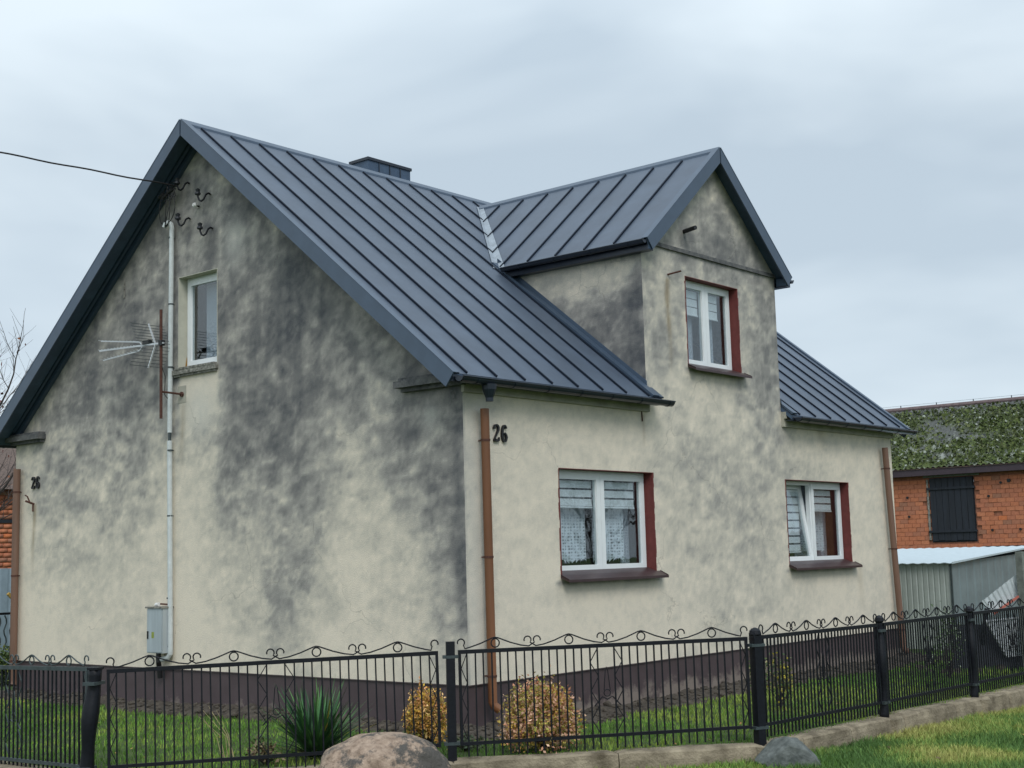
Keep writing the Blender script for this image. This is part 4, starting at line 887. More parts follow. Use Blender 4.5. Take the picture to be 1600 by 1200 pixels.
for k in range(12):
    for arm in (top, bot, None):
        t_ = k / 11
        if arm is None: c = boom(.4 + .58 * t_)
        else: c = arm[1].lerp(arm[2], t_)
        mb = MB(); mb.bar(c + Vector((-.045, 0, .008)), c + Vector((.045, 0, .008)), .007); mb.build('director', M['alu'], an)
for s in (1, -1):
    a = Vector((-.34, 5.24, 4.31)); b = Vector((-.34, 5.40, 4.31 + s * .30)); mb = MB(); mb.bar(a, b, .018); mb.build('reflector_arm', M['alu'], an)
    for k in range(7):
        c = a.lerp(b, (k + .6) / 7); mb = MB(); mb.bar(c + Vector((-.28, 0.02, 0)), c + Vector((.24, 0.0, 0)), .006); mb.build('reflector_rod', M['greyiron'], an)
mb = MB(); mb.box((-.37, 5.36, 4.335), (-.31, 5.50, 4.385)); mb.build('dipole_box', M['darkcol'], an)
mb = MB(); mb.box((-.36, 5.08, 4.28), (-.30, 5.15, 4.35)); mb.build('mast_clamp', M['darkcol'], an)
mb = MB(); mb.tube([(-.33, 5.11, 4.0), (-.28, 5.10, 3.86), (-.15, 5.30, 3.65), (-.05, 5.36, 3.60)], .005, 5); mb.build('coax', M['darkcol'], an)
# hooks and pegs
t = tag(MB().bar((0, 4.40, 5.76), (0, 4.85, 5.76), .0001).build('wall_hook', M['rust']) if False else empty('wall_hook', (0, 8.80, 2.35), 'small rusty forked hook under the left house number', 'hook'))
mb = MB(); mb.tube([(0, 8.80, 2.33), (-.07, 8.82, 2.36), (-.11, 8.86, 2.38)], .016, 8); mb.tube([(-.06, 8.82, 2.36), (-.08, 8.86, 2.45), (-.08, 8.92, 2.47)], .011, 6); mb.tube([(-.02, 8.80, 2.33), (-.03, 8.78, 2.22)], .012, 6); mb.build('prongs', M['rust'], t)
def peg(name, a, b, r, lab, m):
    o = MB(); o.tube([a, b], r, 10); return tag(o.build(name, m, None, loc=a), lab, 'peg')
peg('pipe_stub', Vector((4.62, 0, 5.76)), Vector((4.55, -.24, 5.765)), .03, 'black pipe stub sticking out of the dormer gable', M['darkcol'])
peg('wall_rod', Vector((4.17, 0, 5.09)), Vector((4.27, -.16, 5.13)), .012, 'thin rusty rod poking from the dormer wall left of its window', M['rust'])
peg('wall_wire', Vector((3.43, -.004, 3.21)), Vector((3.43, -.012, 3.05)), .008, 'short rusty wire hanging below the cornice near the dormer corner', M['rust'])
peg('wall_strip', Vector((-.006, 6.48, 5.42)), Vector((-.012, 6.47, 5.16)), .012, 'short dark strip on the gable wall under the left verge', M['greysill'])
# potted flower behind the tilted window
t = empty('potted_flower', (8.25, .40, 1.12), 'small red flower standing behind the right ground-floor window', 'flower')
mb = MB(); mb.tube([(8.25, .42, 1.13), (8.25, .42, 1.25)], [.05, .065], 10); mb.build('pot', M['brown'], t); mb = MB()
for k in range(7): c = Vector((8.25 + random.uniform(-.05, .05), .42, 1.31 + random.uniform(-.03, .06))); mb.tube([c, c + Vector((0, 0, .03))], [.02, .025], 6)
mb.build('bloom', M['flower'], t)

# ------------------------------------------------------------------ fence
fence = empty('iron_fence', (-1.5, -1.14, GZ), 'black wrought iron fence with scrolls along the front of the garden', 'fence')
PK = bpy.data.meshes.new('picket')
_b = MB(); _b.box((-.007, -.007, -.12), (.007, .007, .84)); PK.from_pydata(_b.v, [], _b.f); PK.materials.append(M['black'])
def curl_pts(cx, cz, r, a0, a1, n=9): return [Vector((cx + r * math.cos(a0 + (a1 - a0) * i / (n - 1)), 0, cz + r * math.sin(a0 + (a1 - a0) * i / (n - 1)))) for i in range(n)]
def fpanel(p, q, zb0, zb1, mt, n=36, arches=4, drop=0.0, gap=.845, diamond=True):
    p = Vector((*p, 0)); q = Vector((*q, 0)); d = q - p; Ln = d.length; ang = math.atan2(d.y, d.x); inc = math.atan2(zb1 - zb0, Ln)
    mb = MB(); mb.box((0, -.018, gap - .018), (Ln, .018, gap + .018)); mb.box((0, -.015, -.015), (Ln, .015, .015)); mb.box((0, -.0145, .0151), (.026, .0145, gap - .0181)); mb.box((Ln - .026, -.0145, .0151), (Ln, .0145, gap - .0181))
    o = mb.build('fence_panel', mt, None); o.parent = fence; o.location = Vector((p.x, p.y, zb0)) - org(fence); o.rotation_euler = (0, -inc, ang)
    st = Ln / n
    def child(nm, me_or_mb, loc=(0, 0, 0)):
        if isinstance(me_or_mb, MB): c = me_or_mb.build(nm, mt, None)
        else: c = bpy.data.objects.new(nm, me_or_mb); col.objects.link(c)
        c.parent = o; c.location = loc; return c
    for k in range(1, n):
        if k == n // 2 and diamond and Ln > 2.7 and mt is M['black']: continue
        c = child('picket', PK, (k * st + random.uniform(-.002, .002), 0, 0)); c.rotation_euler = (0, random.uniform(-.006, .006), 0); c.scale.z = (gap + .1) / .945 if abs(gap - .845) > .02 else 1
    # zigzags at both ends and either side of the centre
    spans = [(.026, st), (Ln - .026, Ln - st)]
    if diamond: spans += [((n / 2 - 2) * st, (n / 2 - 1) * st), ((n / 2 + 2) * st, (n / 2 + 1) * st)]
    for a, b in spans:
        mb = MB(); nz_ = 6; pts = [Vector((b if i % 2 == 0 else a, 0, gap - .02 - (gap - .04) * i / nz_)) for i in range(nz_ + 1)]
        for i in range(nz_): mb.bar(pts[i], pts[i + 1], .008)
        child('zigzag', mb)
    if diamond:
        c = Ln / 2; mb = MB(); mb.tube(curl_pts(c, gap * .47, .032, 0, 2 * math.pi, 13), .005, 5); mb.tube([Vector((c - .03, 0, gap * .5)), Vector((c - .012, 0, gap * .72)), Vector((c, 0, gap * .76)), Vector((c + .012, 0, gap * .72)), Vector((c + .03, 0, gap * .5))], .005, 5)
        mb.tube([Vector((c - .13, 0, gap * .33)), Vector((c - .05, 0, gap * .43)), Vector((c, 0, gap * .40)), Vector((c + .05, 0, gap * .43)), Vector((c + .13, 0, gap * .33))], .006, 5); child('centre_ornament', mb)
    # arches with rings and curled ends
    aw = Ln / arches; zt = gap + .018
    for k in range(arches):
        x0 = k * aw; xm = x0 + aw / 2; x1 = x0 + aw; mb = MB(); r = min(.045, aw * .1)
        left = curl_pts(x0 - .045 + (.075 if k == 0 else 0), zt + .068, .034, R(200), R(-45), 10)
        lp = left + [Vector((x0 + .035 + (.03 if k == 0 else 0), 0, zt + .010)), Vector((x0 + aw * .16, 0, zt + .022)), Vector((x0 + aw * .3, 0, zt + .052)), Vector((xm - .03, 0, zt + .098)), Vector((xm, 0, zt + .105))]
        def half(end):
            s_ = .075 if end else 0
            return curl_pts(x0 - .045 + s_, zt + .068, .034, R(200), R(-45), 10) + [Vector((x0 + .035 + s_ * .4, 0, zt + .010)), Vector((x0 + aw * .16, 0, zt + .022)), Vector((x0 + aw * .3, 0, zt + .052)), Vector((xm - .03, 0, zt + .098)), Vector((xm, 0, zt + .105))]
        lp = half(k == 0); right = [Vector((2 * xm - v.x, 0, v.z)) for v in reversed(half(k == arches - 1))]
        mb.tube(lp, .0068, 5); mb.tube(right, .0068, 5); child('scroll_arch', mb)
        mb = MB(); mb.tube(curl_pts(xm, zt + .052, .040, 0, 2 * math.pi, 15), .0068, 5); child('ring', mb)
    return o
def along(a, b, t0, t1):
    a = Vector(a); b = Vector(b); L = (b - a).length; d = (b - a) / L; return tuple(a + d * t0), tuple(b - d * t1)
F = FENCE
a, b = along(F[0], F[1], .07, .10); fpanel((-3.93, 1.20 + 2.45), (-3.93, 1.20 - .12), -.475, -.42, M['greyiron'], 34, 4, gap=.87)
a, b = along(F[1], F[2], .13, .10); fpanel(a, b, -.415, -.36, M['black'])
a, b = along(F[2], F[3], .08, .08); fpanel(a, b, -.36, -.34, M['black'])
a, b = along(F[3], F[4], .07, .07); fpanel(a, b, -.335, -.345, M['black'])
a, b = along(F[4], F[5], .07, .07); fpanel(a, b, -.345, -.335, M['black'])
a, b = along(F[5], F[6], .07, .07); fpanel(a, b, -.335, -.325, M['black'])
def post(x, y, z0, z1, w_, ang, lean=(0, 0), ball=True, m=None, lump=0):
    m = m or M['black']; mb = MB(); n = 14
    if lump:
        pts = []; rs = []
        for i in range(n + 1):
            t = i / n; pts.append((x + lean[0] * t + .012 * math.sin(t * 9), y + lean[1] * t + .01 * math.cos(t * 7), z0 + (z1 - z0) * t)); rs.append(w_ * .62 * (1 + lump * math.sin(t * 11 + 1)))
        mb.tube(pts, rs, 8)
    else:
        mt = Matrix.Translation((x, y, 0)) @ Matrix.Rotation(ang, 4, 'Z'); mb.box((-w_ / 2, -w_ / 2, z0), (w_ / 2, w_ / 2, z1 - .02), mt)
    o = mb.build('post', m, fence, smooth=bool(lump))
    mb = MB(); c = Vector((x + lean[0], y + lean[1], z1))
    if ball: mb.tube([c + Vector((0, 0, -.05)), c + Vector((0, 0, -.035)), c + Vector((0, 0, 0)), c + Vector((0, 0, .02)), c + Vector((0, 0, .03))], [w_ * .5, w_ * .68, w_ * .62, w_ * .4, w_ * .1], 12)
    else: mt = Matrix.Translation(c) @ Matrix.Rotation(ang, 4, 'Z'); mb.box((-w_ * .5, -w_ * .5, -.0195), (w_ * .5, w_ * .5, 0), mt)
    mb.build('post_cap', m, o)
    for z in (z0 + .20, z1 - .14):
        mb = MB(); mt = Matrix.Translation((x + lean[0] * (z - z0) / (z1 - z0), y + lean[1] * (z - z0) / (z1 - z0), z)) @ Matrix.Rotation(ang, 4, 'Z'); mb.box((-w_ * .9, -w_ * .54, -.014), (w_ * .9, w_ * .54, .014), mt); mb.build('clamp_band', M['greyiron'], o)
post(-3.99, 1.06, -.62, .47, .11, .5, (.055, -.085), False, lump=.14)
post(-1.50, -1.14, -.55, .585, .082, -.75, ball=False); post(.84, -3.05, -.55, .58, .088, -.4); post(3.34, -3.17, -.55, .575, .078, 0, lump=.2); post(5.62, -3.28, -.55, .575, .076, 0, lump=.22); post(8.0, -3.42, -.55, .58, .08, 0)
post(-3.93, 3.70, -.62, .47, .08, 0)
# concrete footing wall, in cast blocks with open joints
base = empty('fence_base_wall', (3.3, -3.2, -.7), 'low weathered concrete wall under the iron fence', 'low wall')
def cblock(p, q, w0=.11, w1=.13, top=-.5, bot=-.9, seed=0):
    p = Vector((*p, 0)); q = Vector((*q, 0)); d = (q - p); Ln = d.length; d /= Ln; s = Vector((-d.y, d.x, 0)); n = max(3, int(Ln / .06)); V = []; Fs = []
    prof = [(-w0 - .03, bot), (-w0 - .02, -.58), (-w0 - .008, top - .018), (-w0 + .012, top), (0, top + .004), (w1 - .012, top), (w1, top - .02), (w1, bot)]
    m = len(prof)
    for i in range(n + 1):
        t = i / n; c = p + d * Ln * t
        for j, (o_, z_) in enumerate(prof):
            nn_ = (float(fbm(np.array([c.x * 3 + 40 + o_ * 9]), np.array([c.y * 3 + 40 + z_ * 9]), 55, 4)[0]) - .5)
            e_ = .014 if i in (0, n) else 0
            V.append(c + s * (o_ + nn_ * .03 + (e_ if o_ < 0 else -e_)) + Vector((0, 0, z_ + (nn_ * .025 if z_ > -.7 else 0) - (e_ if z_ > -.6 else 0))))
    for i in range(n):
        for j in range(m - 1): Fs.append((i * m + j, (i + 1) * m + j, (i + 1) * m + j + 1, i * m + j + 1))
    Fs.append(tuple(range(m))); Fs.append(tuple(n * m + j for j in range(m - 1, -1, -1)))
    mb = MB(); mb.add(V, Fs); return mb.build('concrete_block', M['concrete'], base)
def run(a, b, cuts):
    a = Vector(a); b = Vector(b); ts = [0] + cuts + [1]
    for t0, t1 in zip(ts[:-1], ts[1:]): cblock(tuple(a.lerp(b, t0 + .0015)), tuple(a.lerp(b, t1 - .0015)))
run(F[0], F[1], [.4]); run(F[1], F[2], [.35, .7]); run(F[2], F[3], [.52]); run(F[3], F[4], [.25, .62]); run(F[4], F[5], [.1, .66]); run(F[5], F[6], [.3]); run(F[6], (12, -3.65), [.3, .6])
mb = MB()
for (x, y) in F[1:6]: mb.tube([(x, y - .03, -.72), (x, y - .03, -.52)], .15, 14)
mb.build('post_footing', M['concrete'], base)
# a faint crack strip and splashes are left to the material

# ------------------------------------------------------------------ stones
import bmesh
from mathutils import noise as mnoise
def stone(name, c, size, m, label, cat, seed, sub=5, amp=.16, freq=1.4, facet=0, lobes=()):
    bm = bmesh.new(); bmesh.ops.create_icosphere(bm, subdivisions=sub, radius=1)
    for v in bm.verts:
        p = v.co.copy(); n = p.normalized(); o = Vector((seed * 3.1, seed * 1.7, seed))
        r = 1 + amp * mnoise.noise(p * freq + o) + amp * .45 * mnoise.noise(p * freq * 2.3 + o) + amp * .16 * mnoise.noise(p * freq * 6 + o) + amp * .06 * mnoise.noise(p * freq * 17 + o)
        if facet:
            q = mnoise.cell_vector(p * .9 + o); r = 1 + amp * .6 * mnoise.noise(p * freq + o)
        v.co = Vector((n.x * r * size[0], n.y * r * size[1], n.z * r * size[2]))
    if facet:
        rr_ = random.Random(seed)
        for k in range(facet):
            d = Vector((rr_.uniform(-1, 1), rr_.uniform(-1, 1), rr_.uniform(-.2, 1))).normalized(); lim = rr_.uniform(.62, .85) * abs(Vector((d.x * size[0], d.y * size[1], d.z * size[2])).length)
            for v in bm.verts:
                t = v.co.dot(d)
                if t > lim: v.co -= d * (t - lim) * .93
        for v in bm.verts: v.co += v.co.normalized() * .012 * mnoise.noise(v.co * 14)
    me = bpy.data.meshes.new(name); bm.to_mesh(me); bm.free(); me.polygons.foreach_set('use_smooth', [True] * len(me.polygons)); me.materials.append(m)
    o = bpy.data.objects.new(name, me); col.objects.link(o); o.location = c; tag(o, label, cat); return o
b = stone('boulder', (-2.64, -1.46, -.50), (.60, .46, .40), M['rock'], 'large pinkish granite boulder lying in front of the iron fence', 'boulder', 4, 6, .13, 1.1); b.rotation_euler = (0, R(5), R(-48))
g = stone('grey_rock', (.76, -3.44, -.62), (.38, .28, .20), M['slate'], 'angular grey rock leaning against the low concrete wall', 'rock', 9, 5, .12, 1.5, facet=9); g.rotation_euler = (R(8), R(14), R(-40))

# ------------------------------------------------------------------ plants
def leafcloud(pts, sizes, cols_, aspect=.55, up=.3):
    n = len(pts); a = rng.normal(size=(n, 3)); a[:, 2] += up; a /= np.linalg.norm(a, axis=1)[:, None]
    b_ = rng.normal(size=(n, 3)); b_ -= (b_ * a).sum(1)[:, None] * a; b_ /= np.linalg.norm(b_, axis=1)[:, None]
    s = sizes[:, None]; c = np.cross(a, b_)
    V = np.stack([pts, pts + a * s * .5 + b_ * s * aspect * .5, pts + a * s + c * s * .15, pts + a * s * .5 - b_ * s * aspect * .5], 1).reshape(-1, 3)
    i = np.arange(n)[:, None] * 4; Fq = np.concatenate([i + np.array([0, 1, 2]), i + np.array([0, 2, 3])])
    return V, Fq, np.repeat(cols_, 4, 0)
def bushy(name, c, rx, ry, h, n, pal, lab, size=(.02, .045), seed=1, twigs=60, shape='dome', cat='bush', tips=None):
    t = empty(name, c, lab, cat)
    rg = np.random.default_rng(seed); mb = MB(); cl = []
    for k in range(twigs):
        an_ = rg.uniform(0, 2 * np.pi); el = rg.uniform(.15, 1) ** .6; rad = rg.uniform(.1, 1) ** .6
        tip = np.array([rx * rad * np.cos(an_) * (1.05 - .45 * el), ry * rad * np.sin(an_) * (1.05 - .45 * el), h * el * (1 - .25 * rad ** 2)])
        tip *= rg.uniform(.80, 1.16)
        cl.append(tip); mid = tip * np.array([.45, .45, .55]); mb.tube([Vector(c), Vector(c) + Vector(mid), Vector(c) + Vector(tip)], [.007, .005, .002], 4)
    mb.build('stems', M['bark'], t)
    cl = np.array(cl); k = rg.integers(0, len(cl), n); spread = np.array([rx, ry, h]) * .13
    P_ = cl[k] + rg.normal(size=(n, 3)) * spread; P_[:, 2] = np.clip(P_[:, 2], .0, None) + c[2]; P_[:, 0] += c[0]; P_[:, 1] += c[1]
    pal = np.array(pal); cc = pal[(k * 7919 + rg.integers(0, 2, n)) % len(pal)] * rg.uniform(.7, 1.25, (n, 1))
    V, Fq, C_ = leafcloud(P_, rg.uniform(*size, n), cc)
    o = fastmesh('foliage', V, Fq, M['leaf'], parent=t, cols=C_, loc=c); return t
GOLD = [(.62, .34, .06), (.70, .40, .12), (.52, .34, .05), (.60, .28, .12), (.34, .32, .06), (.76, .48, .20), (.30, .20, .06)]
PINK = [(.62, .32, .19), (.70, .42, .28), (.54, .34, .07), (.56, .25, .14), (.40, .38, .08), (.76, .50, .34), (.26, .20, .07), (.52, .42, .09)]
bushy('golden_shrub', (-.86, -.20, GZ),   .24, .24, .50, 5200, GOLD, 'small golden-leaved shrub behind the fence, left of the thick square post', (.022, .045), 3, 110)
bushy('golden_shrub', (-.52, -1.42, GZ), .45, .40, .56, 15000, PINK, 'wide salmon and yellow leaved shrub right of the downpipe foot', (.022, .048), 5, 260)
bushy('rose_bush', (3.55, -1.75, GZ), .28, .25, .55, 700, [(.40, .33, .04), (.07, .12, .03), (.05, .10, .03), (.30, .28, .08), (.10, .14, .05)], 'sparse yellow-leaved rose bush behind the fence below the wall', (.025, .05), 6, 26)
bushy('rose_bush', (3.95, -1.25, GZ), .22, .2, .72, 260, [(.07, .12, .03), (.06, .10, .03), (.33, .30, .16)], 'thin tall rose bush with few leaves behind the yellow-leaved one', (.025, .05), 8, 14)
bushy('rose_bush', (8.05, -1.95, GZ - .03), .34, .3, .85, 420, [(.10, .17, .06), (.08, .14, .05), (.30, .36, .26), (.05, .09, .03)], 'tall thin rose bush in front of the tin shed', (.03, .065), 12, 16)
bushy('low_plant', (-.9, -.75, GZ), .22, .2, .14, 500, [(.07, .10, .06), (.10, .13, .08), (.05, .08, .04)], 'low grey-green ground plant beside the square fence post', (.02, .04), 14, 30)
# yucca
yc = (-2.03, .16, GZ); t = empty('yucca', yc, 'spiky green yucca with long pointed leaves left of the boulder', 'yucca')
bl = bpy.data.meshes.new
for k in range(300):
    an_ = random.uniform(0, 2 * math.pi); el = R(random.triangular(5, 88, 42)); ln = random.uniform(.52, .84) * (.8 if el < .4 else 1); w0 = random.uniform(.010, .018)
    d = Vector((math.cos(an_) * math.cos(el), math.sin(an_) * math.cos(el), math.sin(el))); side = d.cross(Vector((0, 0, 1))).normalized(); p = Vector(yc) + Vector((random.uniform(-.06, .06), random.uniform(-.06, .06), .03)); mbv = []; sag = random.uniform(.0, .16) * ln * math.cos(el)
    n = 5
    for i in range(n + 1):
        q = i / n; c = p + d * ln * q + Vector((0, 0, -sag * q * q)); wd_ = w0 * (1 - q ** 2.2) * (.7 + .9 * min(q * 3, 1) * .35)
        mbv += [c - side * wd_, c + Vector((0, 0, -.004 * (1 - q))), c + side * wd_]
    Fq = []
    for i in range(n): a_ = i * 3; Fq += [(a_, a_ + 1, a_ + 4, a_ + 3), (a_ + 1, a_ + 2, a_ + 5, a_ + 4)]
    mb = MB(); mb.add(mbv, Fq)
    base_c = random.choice([(.035, .11, .04), (.055, .16, .05), (.09, .21, .06), (.03, .08, .035)])
    if el < .35 and random.random() < .5: base_c = random.choice([(.26, .20, .10), (.17, .12, .06)])
    if random.random() < .04: base_c = (.32, .26, .05)
    mb.build('leaf', M['leaf'], t, recalc=False, smooth=True, colors=np.array([base_c] * len(mbv)) * random.uniform(.8, 1.2))
bushy('dry_perennial', (-2.55, .28, GZ), .20, .2, .22, 300, [(.25, .20, .11), (.16, .11, .06), (.10, .13, .05)], 'brown withered perennial beside the left of the yucca', (.03, .06), 20, 34)
t = empty('dry_stalks', (-2.62, .75, GZ), 'few pale dry bent stalks left of the yucca', 'dry stalks')
for k in range(6):
    mb = MB(); x = -2.62 + random.uniform(-.1, .1); mb.tube([(x, .75, GZ), (x - .05 * random.random(), .75 + .1 * random.random(), GZ + .25), (x - .12 - .1 * random.random(), .85 + .1 * random.random(), GZ + .42 + .12 * random.random())], [.004, .003, .0015], 5); mb.build('stalk', mat('straw', (.45, .36, .20), .8) if k == 0 else bpy.data.materials['straw'], t)

# ------------------------------------------------------------------ trees
def tree(name, loc, h, seed, label, leaves=0, levels=5, spread=.55, trunk_h=.3, lean=(0, 0), leafpal=None, r0=.13):
    rg = random.Random(seed); t = empty(name, loc, label, 'tree'); tr = MB(); br = MB(); tips = []
    def grow(p, d, ln, r, lv):
        mbx_ = tr if lv == 0 else br; pts = [p]; rs = [r]; n = 4 if lv < 3 else 3; dd = d.copy()
        for i in range(n):
            dd = (dd + Vector((rg.uniform(-.16, .16), rg.uniform(-.16, .16), rg.uniform(-.04, .12)))).normalized(); pts.append(pts[-1] + dd * ln / n); rs.append(r * (1 - .38 * (i + 1) / n))
        mbx_.tube(pts, rs, 7 if lv < 2 else (4 if lv < 4 else 3), cap=lv < 2)
        if lv >= levels: tips.append(pts[-1]); return
        nk = 4 if lv < 2 else (4 if lv < levels - 1 else 4)
        for k in range(nk):
            i = rg.randint(1 if lv else 2, n); q = pts[i]; az = rg.uniform(0, 2 * math.pi); s = Vector((math.cos(az), math.sin(az), rg.uniform(-.1, .5)))
            nd_ = (dd * (1 - spread) + s.normalized() * spread).normalized(); grow(q, nd_, ln * rg.uniform(.55, .8), rs[i] * rg.uniform(.5, .68), lv + 1)
        grow(pts[-1], dd, ln * .7, rs[-1] * .9, lv + 1)
    grow(Vector(loc), Vector((lean[0], lean[1], 1)).normalized(), h * trunk_h, r0, 0)
    tr.build('trunk', M['bark'], t, recalc=False); br.build('branches', M['bark'], t, recalc=False)
    if leaves:
        tp = np.array([rg.choice(tips)[:] for _ in range(leaves)]) + rng.normal(0, .05, (leaves, 3)); pal = np.array(leafpal); V, Fq, C_ = leafcloud(tp, rng.uniform(.06, .13, leaves), pal[rng.integers(0, len(pal), leaves)], .6, -.8); fastmesh('leaves', V, Fq, M['leaf'], parent=t, cols=C_, loc=loc)
    return t
tree('bare_tree', (2.4, 17.2, -.8), 9.1, 21, 'bare tree with a few reddish leaves left, behind the left corner of the house', 420, 5, .5, .30, (.10, -.04), [(.22, .06, .05), (.16, .05, .04), (.30, .12, .06)])
tr1 = [o for o in bpy.data.objects if o.name == 'bare_tree'][0]
tr2 = tree('street_tree', (21.0, -13.5, -.8), 9.5, 33, 'bare street tree across from the right side of the house', 0, 5, .5, .26, r0=.13)
def copy_tree(o, loc, lab):
    c = o.copy(); col.objects.link(c); c.location = loc; c['label'] = lab
    for ch_ in o.children: k_ = ch_.copy(); col.objects.link(k_); k_.parent = c
    return c
c_ = copy_tree(tr1, (1.6, 18.6, -.8), 'bare tree further back in the neighbouring yard, left of the house'); c_.rotation_euler = (0, 0, 2.1)
copy_tree(tr2, (31, -10.0, -.8), 'second bare street tree further along the road').rotation_euler = (0, 0, 1.3)

# ------------------------------------------------------------------ right: barn
BX = 30.
barn = empty('brick_barn', (BX, 6, -.8), 'orange hollow-brick barn with a mossy roof and a black loft hatch', 'barn')
bs = 3.42
mb = MB(); mb.box((BX + .04, -14, -1), (BX + .3, 6.2, 3.6)); mb.box((BX + .04, 7.62, -1), (BX + .3, 24, 3.6)); mb.box((BX + .04, 6.2, -1), (BX + .3, 7.62, 1.42)); mb.box((BX + .04, 6.2, 3.42), (BX + .3, 7.62, 3.6)); mb.box((BX + 8, -14, -1), (BX + 8.3, 24, 3.6)); mb.box((BX + .3, -14, -1), (BX + 8, -13.7, 3.6)); mb.box((BX + .3, 23.7, -1), (BX + 8, 24, 3.6)); mb.build('wall', M['mortar'], barn)
BM = bpy.data.meshes.new('brick')
BRC = [(.47, .165, .082), (.44, .16, .088), (.50, .185, .095), (.39, .155, .09), (.32, .145, .09), (.56, .17, .065)]
bmeshes = []
for c in BRC:
    me = bpy.data.meshes.new('brick'); q = MB(); q.box((.0, -.1265, -.0635), (.03, .1265, .0635)); me.from_pydata(q.v, [], q.f); setcol(me, np.array([c] * 8)); me.materials.append(M['brick']); bmeshes.append(me)
SV = []; SF = []; SC = []
rows = int((3.5 - .0) / .135)
for r_i in range(rows):
    z = .35 + r_i * .135
    if z > 3.44: break
    for k in range(-16, 62):
        y = k * .262 + (.131 if r_i % 2 else 0)
        if 6.12 < y < 7.70 and 1.40 < z < 3.46: continue
        if random.random() < .006 and z > 1.5: continue
        inten = fbm(np.array([y * .8 + 20]), np.array([z * .9 + 20]), 71, 3)[0]; ci = int(np.clip((inten - .3) * 9 + random.uniform(-2, 2), 0, 5)) 
        if 4.55 < y < 9.0 and z > 1.05 and True:
            o = bpy.data.objects.new('brick', random.choice(bmeshes[:3]) if random.random() < .55 else bmeshes[ci]); col.objects.link(o); o.parent = barn; o.location = Vector((BX + random.uniform(-.006, .012), y, z)) - org(barn)
        else:
            b0 = len(SV) ; q = MB(); dx = random.uniform(-.006, .012); q.box((BX + dx, y - .1265, z - .0635), (BX + .03 + dx, y + .1265, z + .0635)); SF += [tuple(i + b0 for i in f) for f in q.f]; SV += q.v; SC += [BRC[ci]] * 8
o = fastmesh('brickwork', np.array(SV), np.array(SF), M['brick'], parent=barn, cols=np.array(SC), loc=(BX, 6, -.8)); tag(o, kind='stuff')
nb = 0
mb = MB(); mb.box((BX + .02, 6.2, 1.42), (BX + .035, 7.62, 3.42)); hatch = mb.build('loft_hatch', M['blackwood'], barn)
for k in range(7): y = 6.22 + k * .198; mb = MB(); mb.box((BX - .035, y, 1.46 + .01 * (k % 3)), (BX + .0, y + .188, 3.40)); mb.build('board', M['blackwood'], hatch)
for z in (1.72, 3.05): mb = MB(); mb.box((BX - .075, 6.15, z), (BX - .0355, 7.68, z + .07)); mb.build('batten', M['blackwood'], hatch)
mb = MB(); mb.box((BX - .03, 7.64, 1.5), (BX + .0, 7.70, 3.38)); mb.build('frame_edge', M['greysill'], hatch)
mb = MB(); mb.box((BX - .02, 6.0, 3.44), (BX + .05, 7.8, 3.56)); mb.build('lintel', M['postc'], barn)
mb = MB(); mb.box((BX - .06, 1.5, 1.14), (BX - .0205, 6.0, 1.27)); mb.build('ledge_board', M['blackwood'], barn)
mb = MB(); mb.box((BX - .32, -14.3, 3.50), (BX - .27, 24.3, 3.72)); mb.build('fascia', M['fascia'], barn); mb = MB(); mb.box((BX - .27, -14.3, 3.50), (BX, 24.3, 3.53)); mb.build('soffit', M['fascia'], barn)
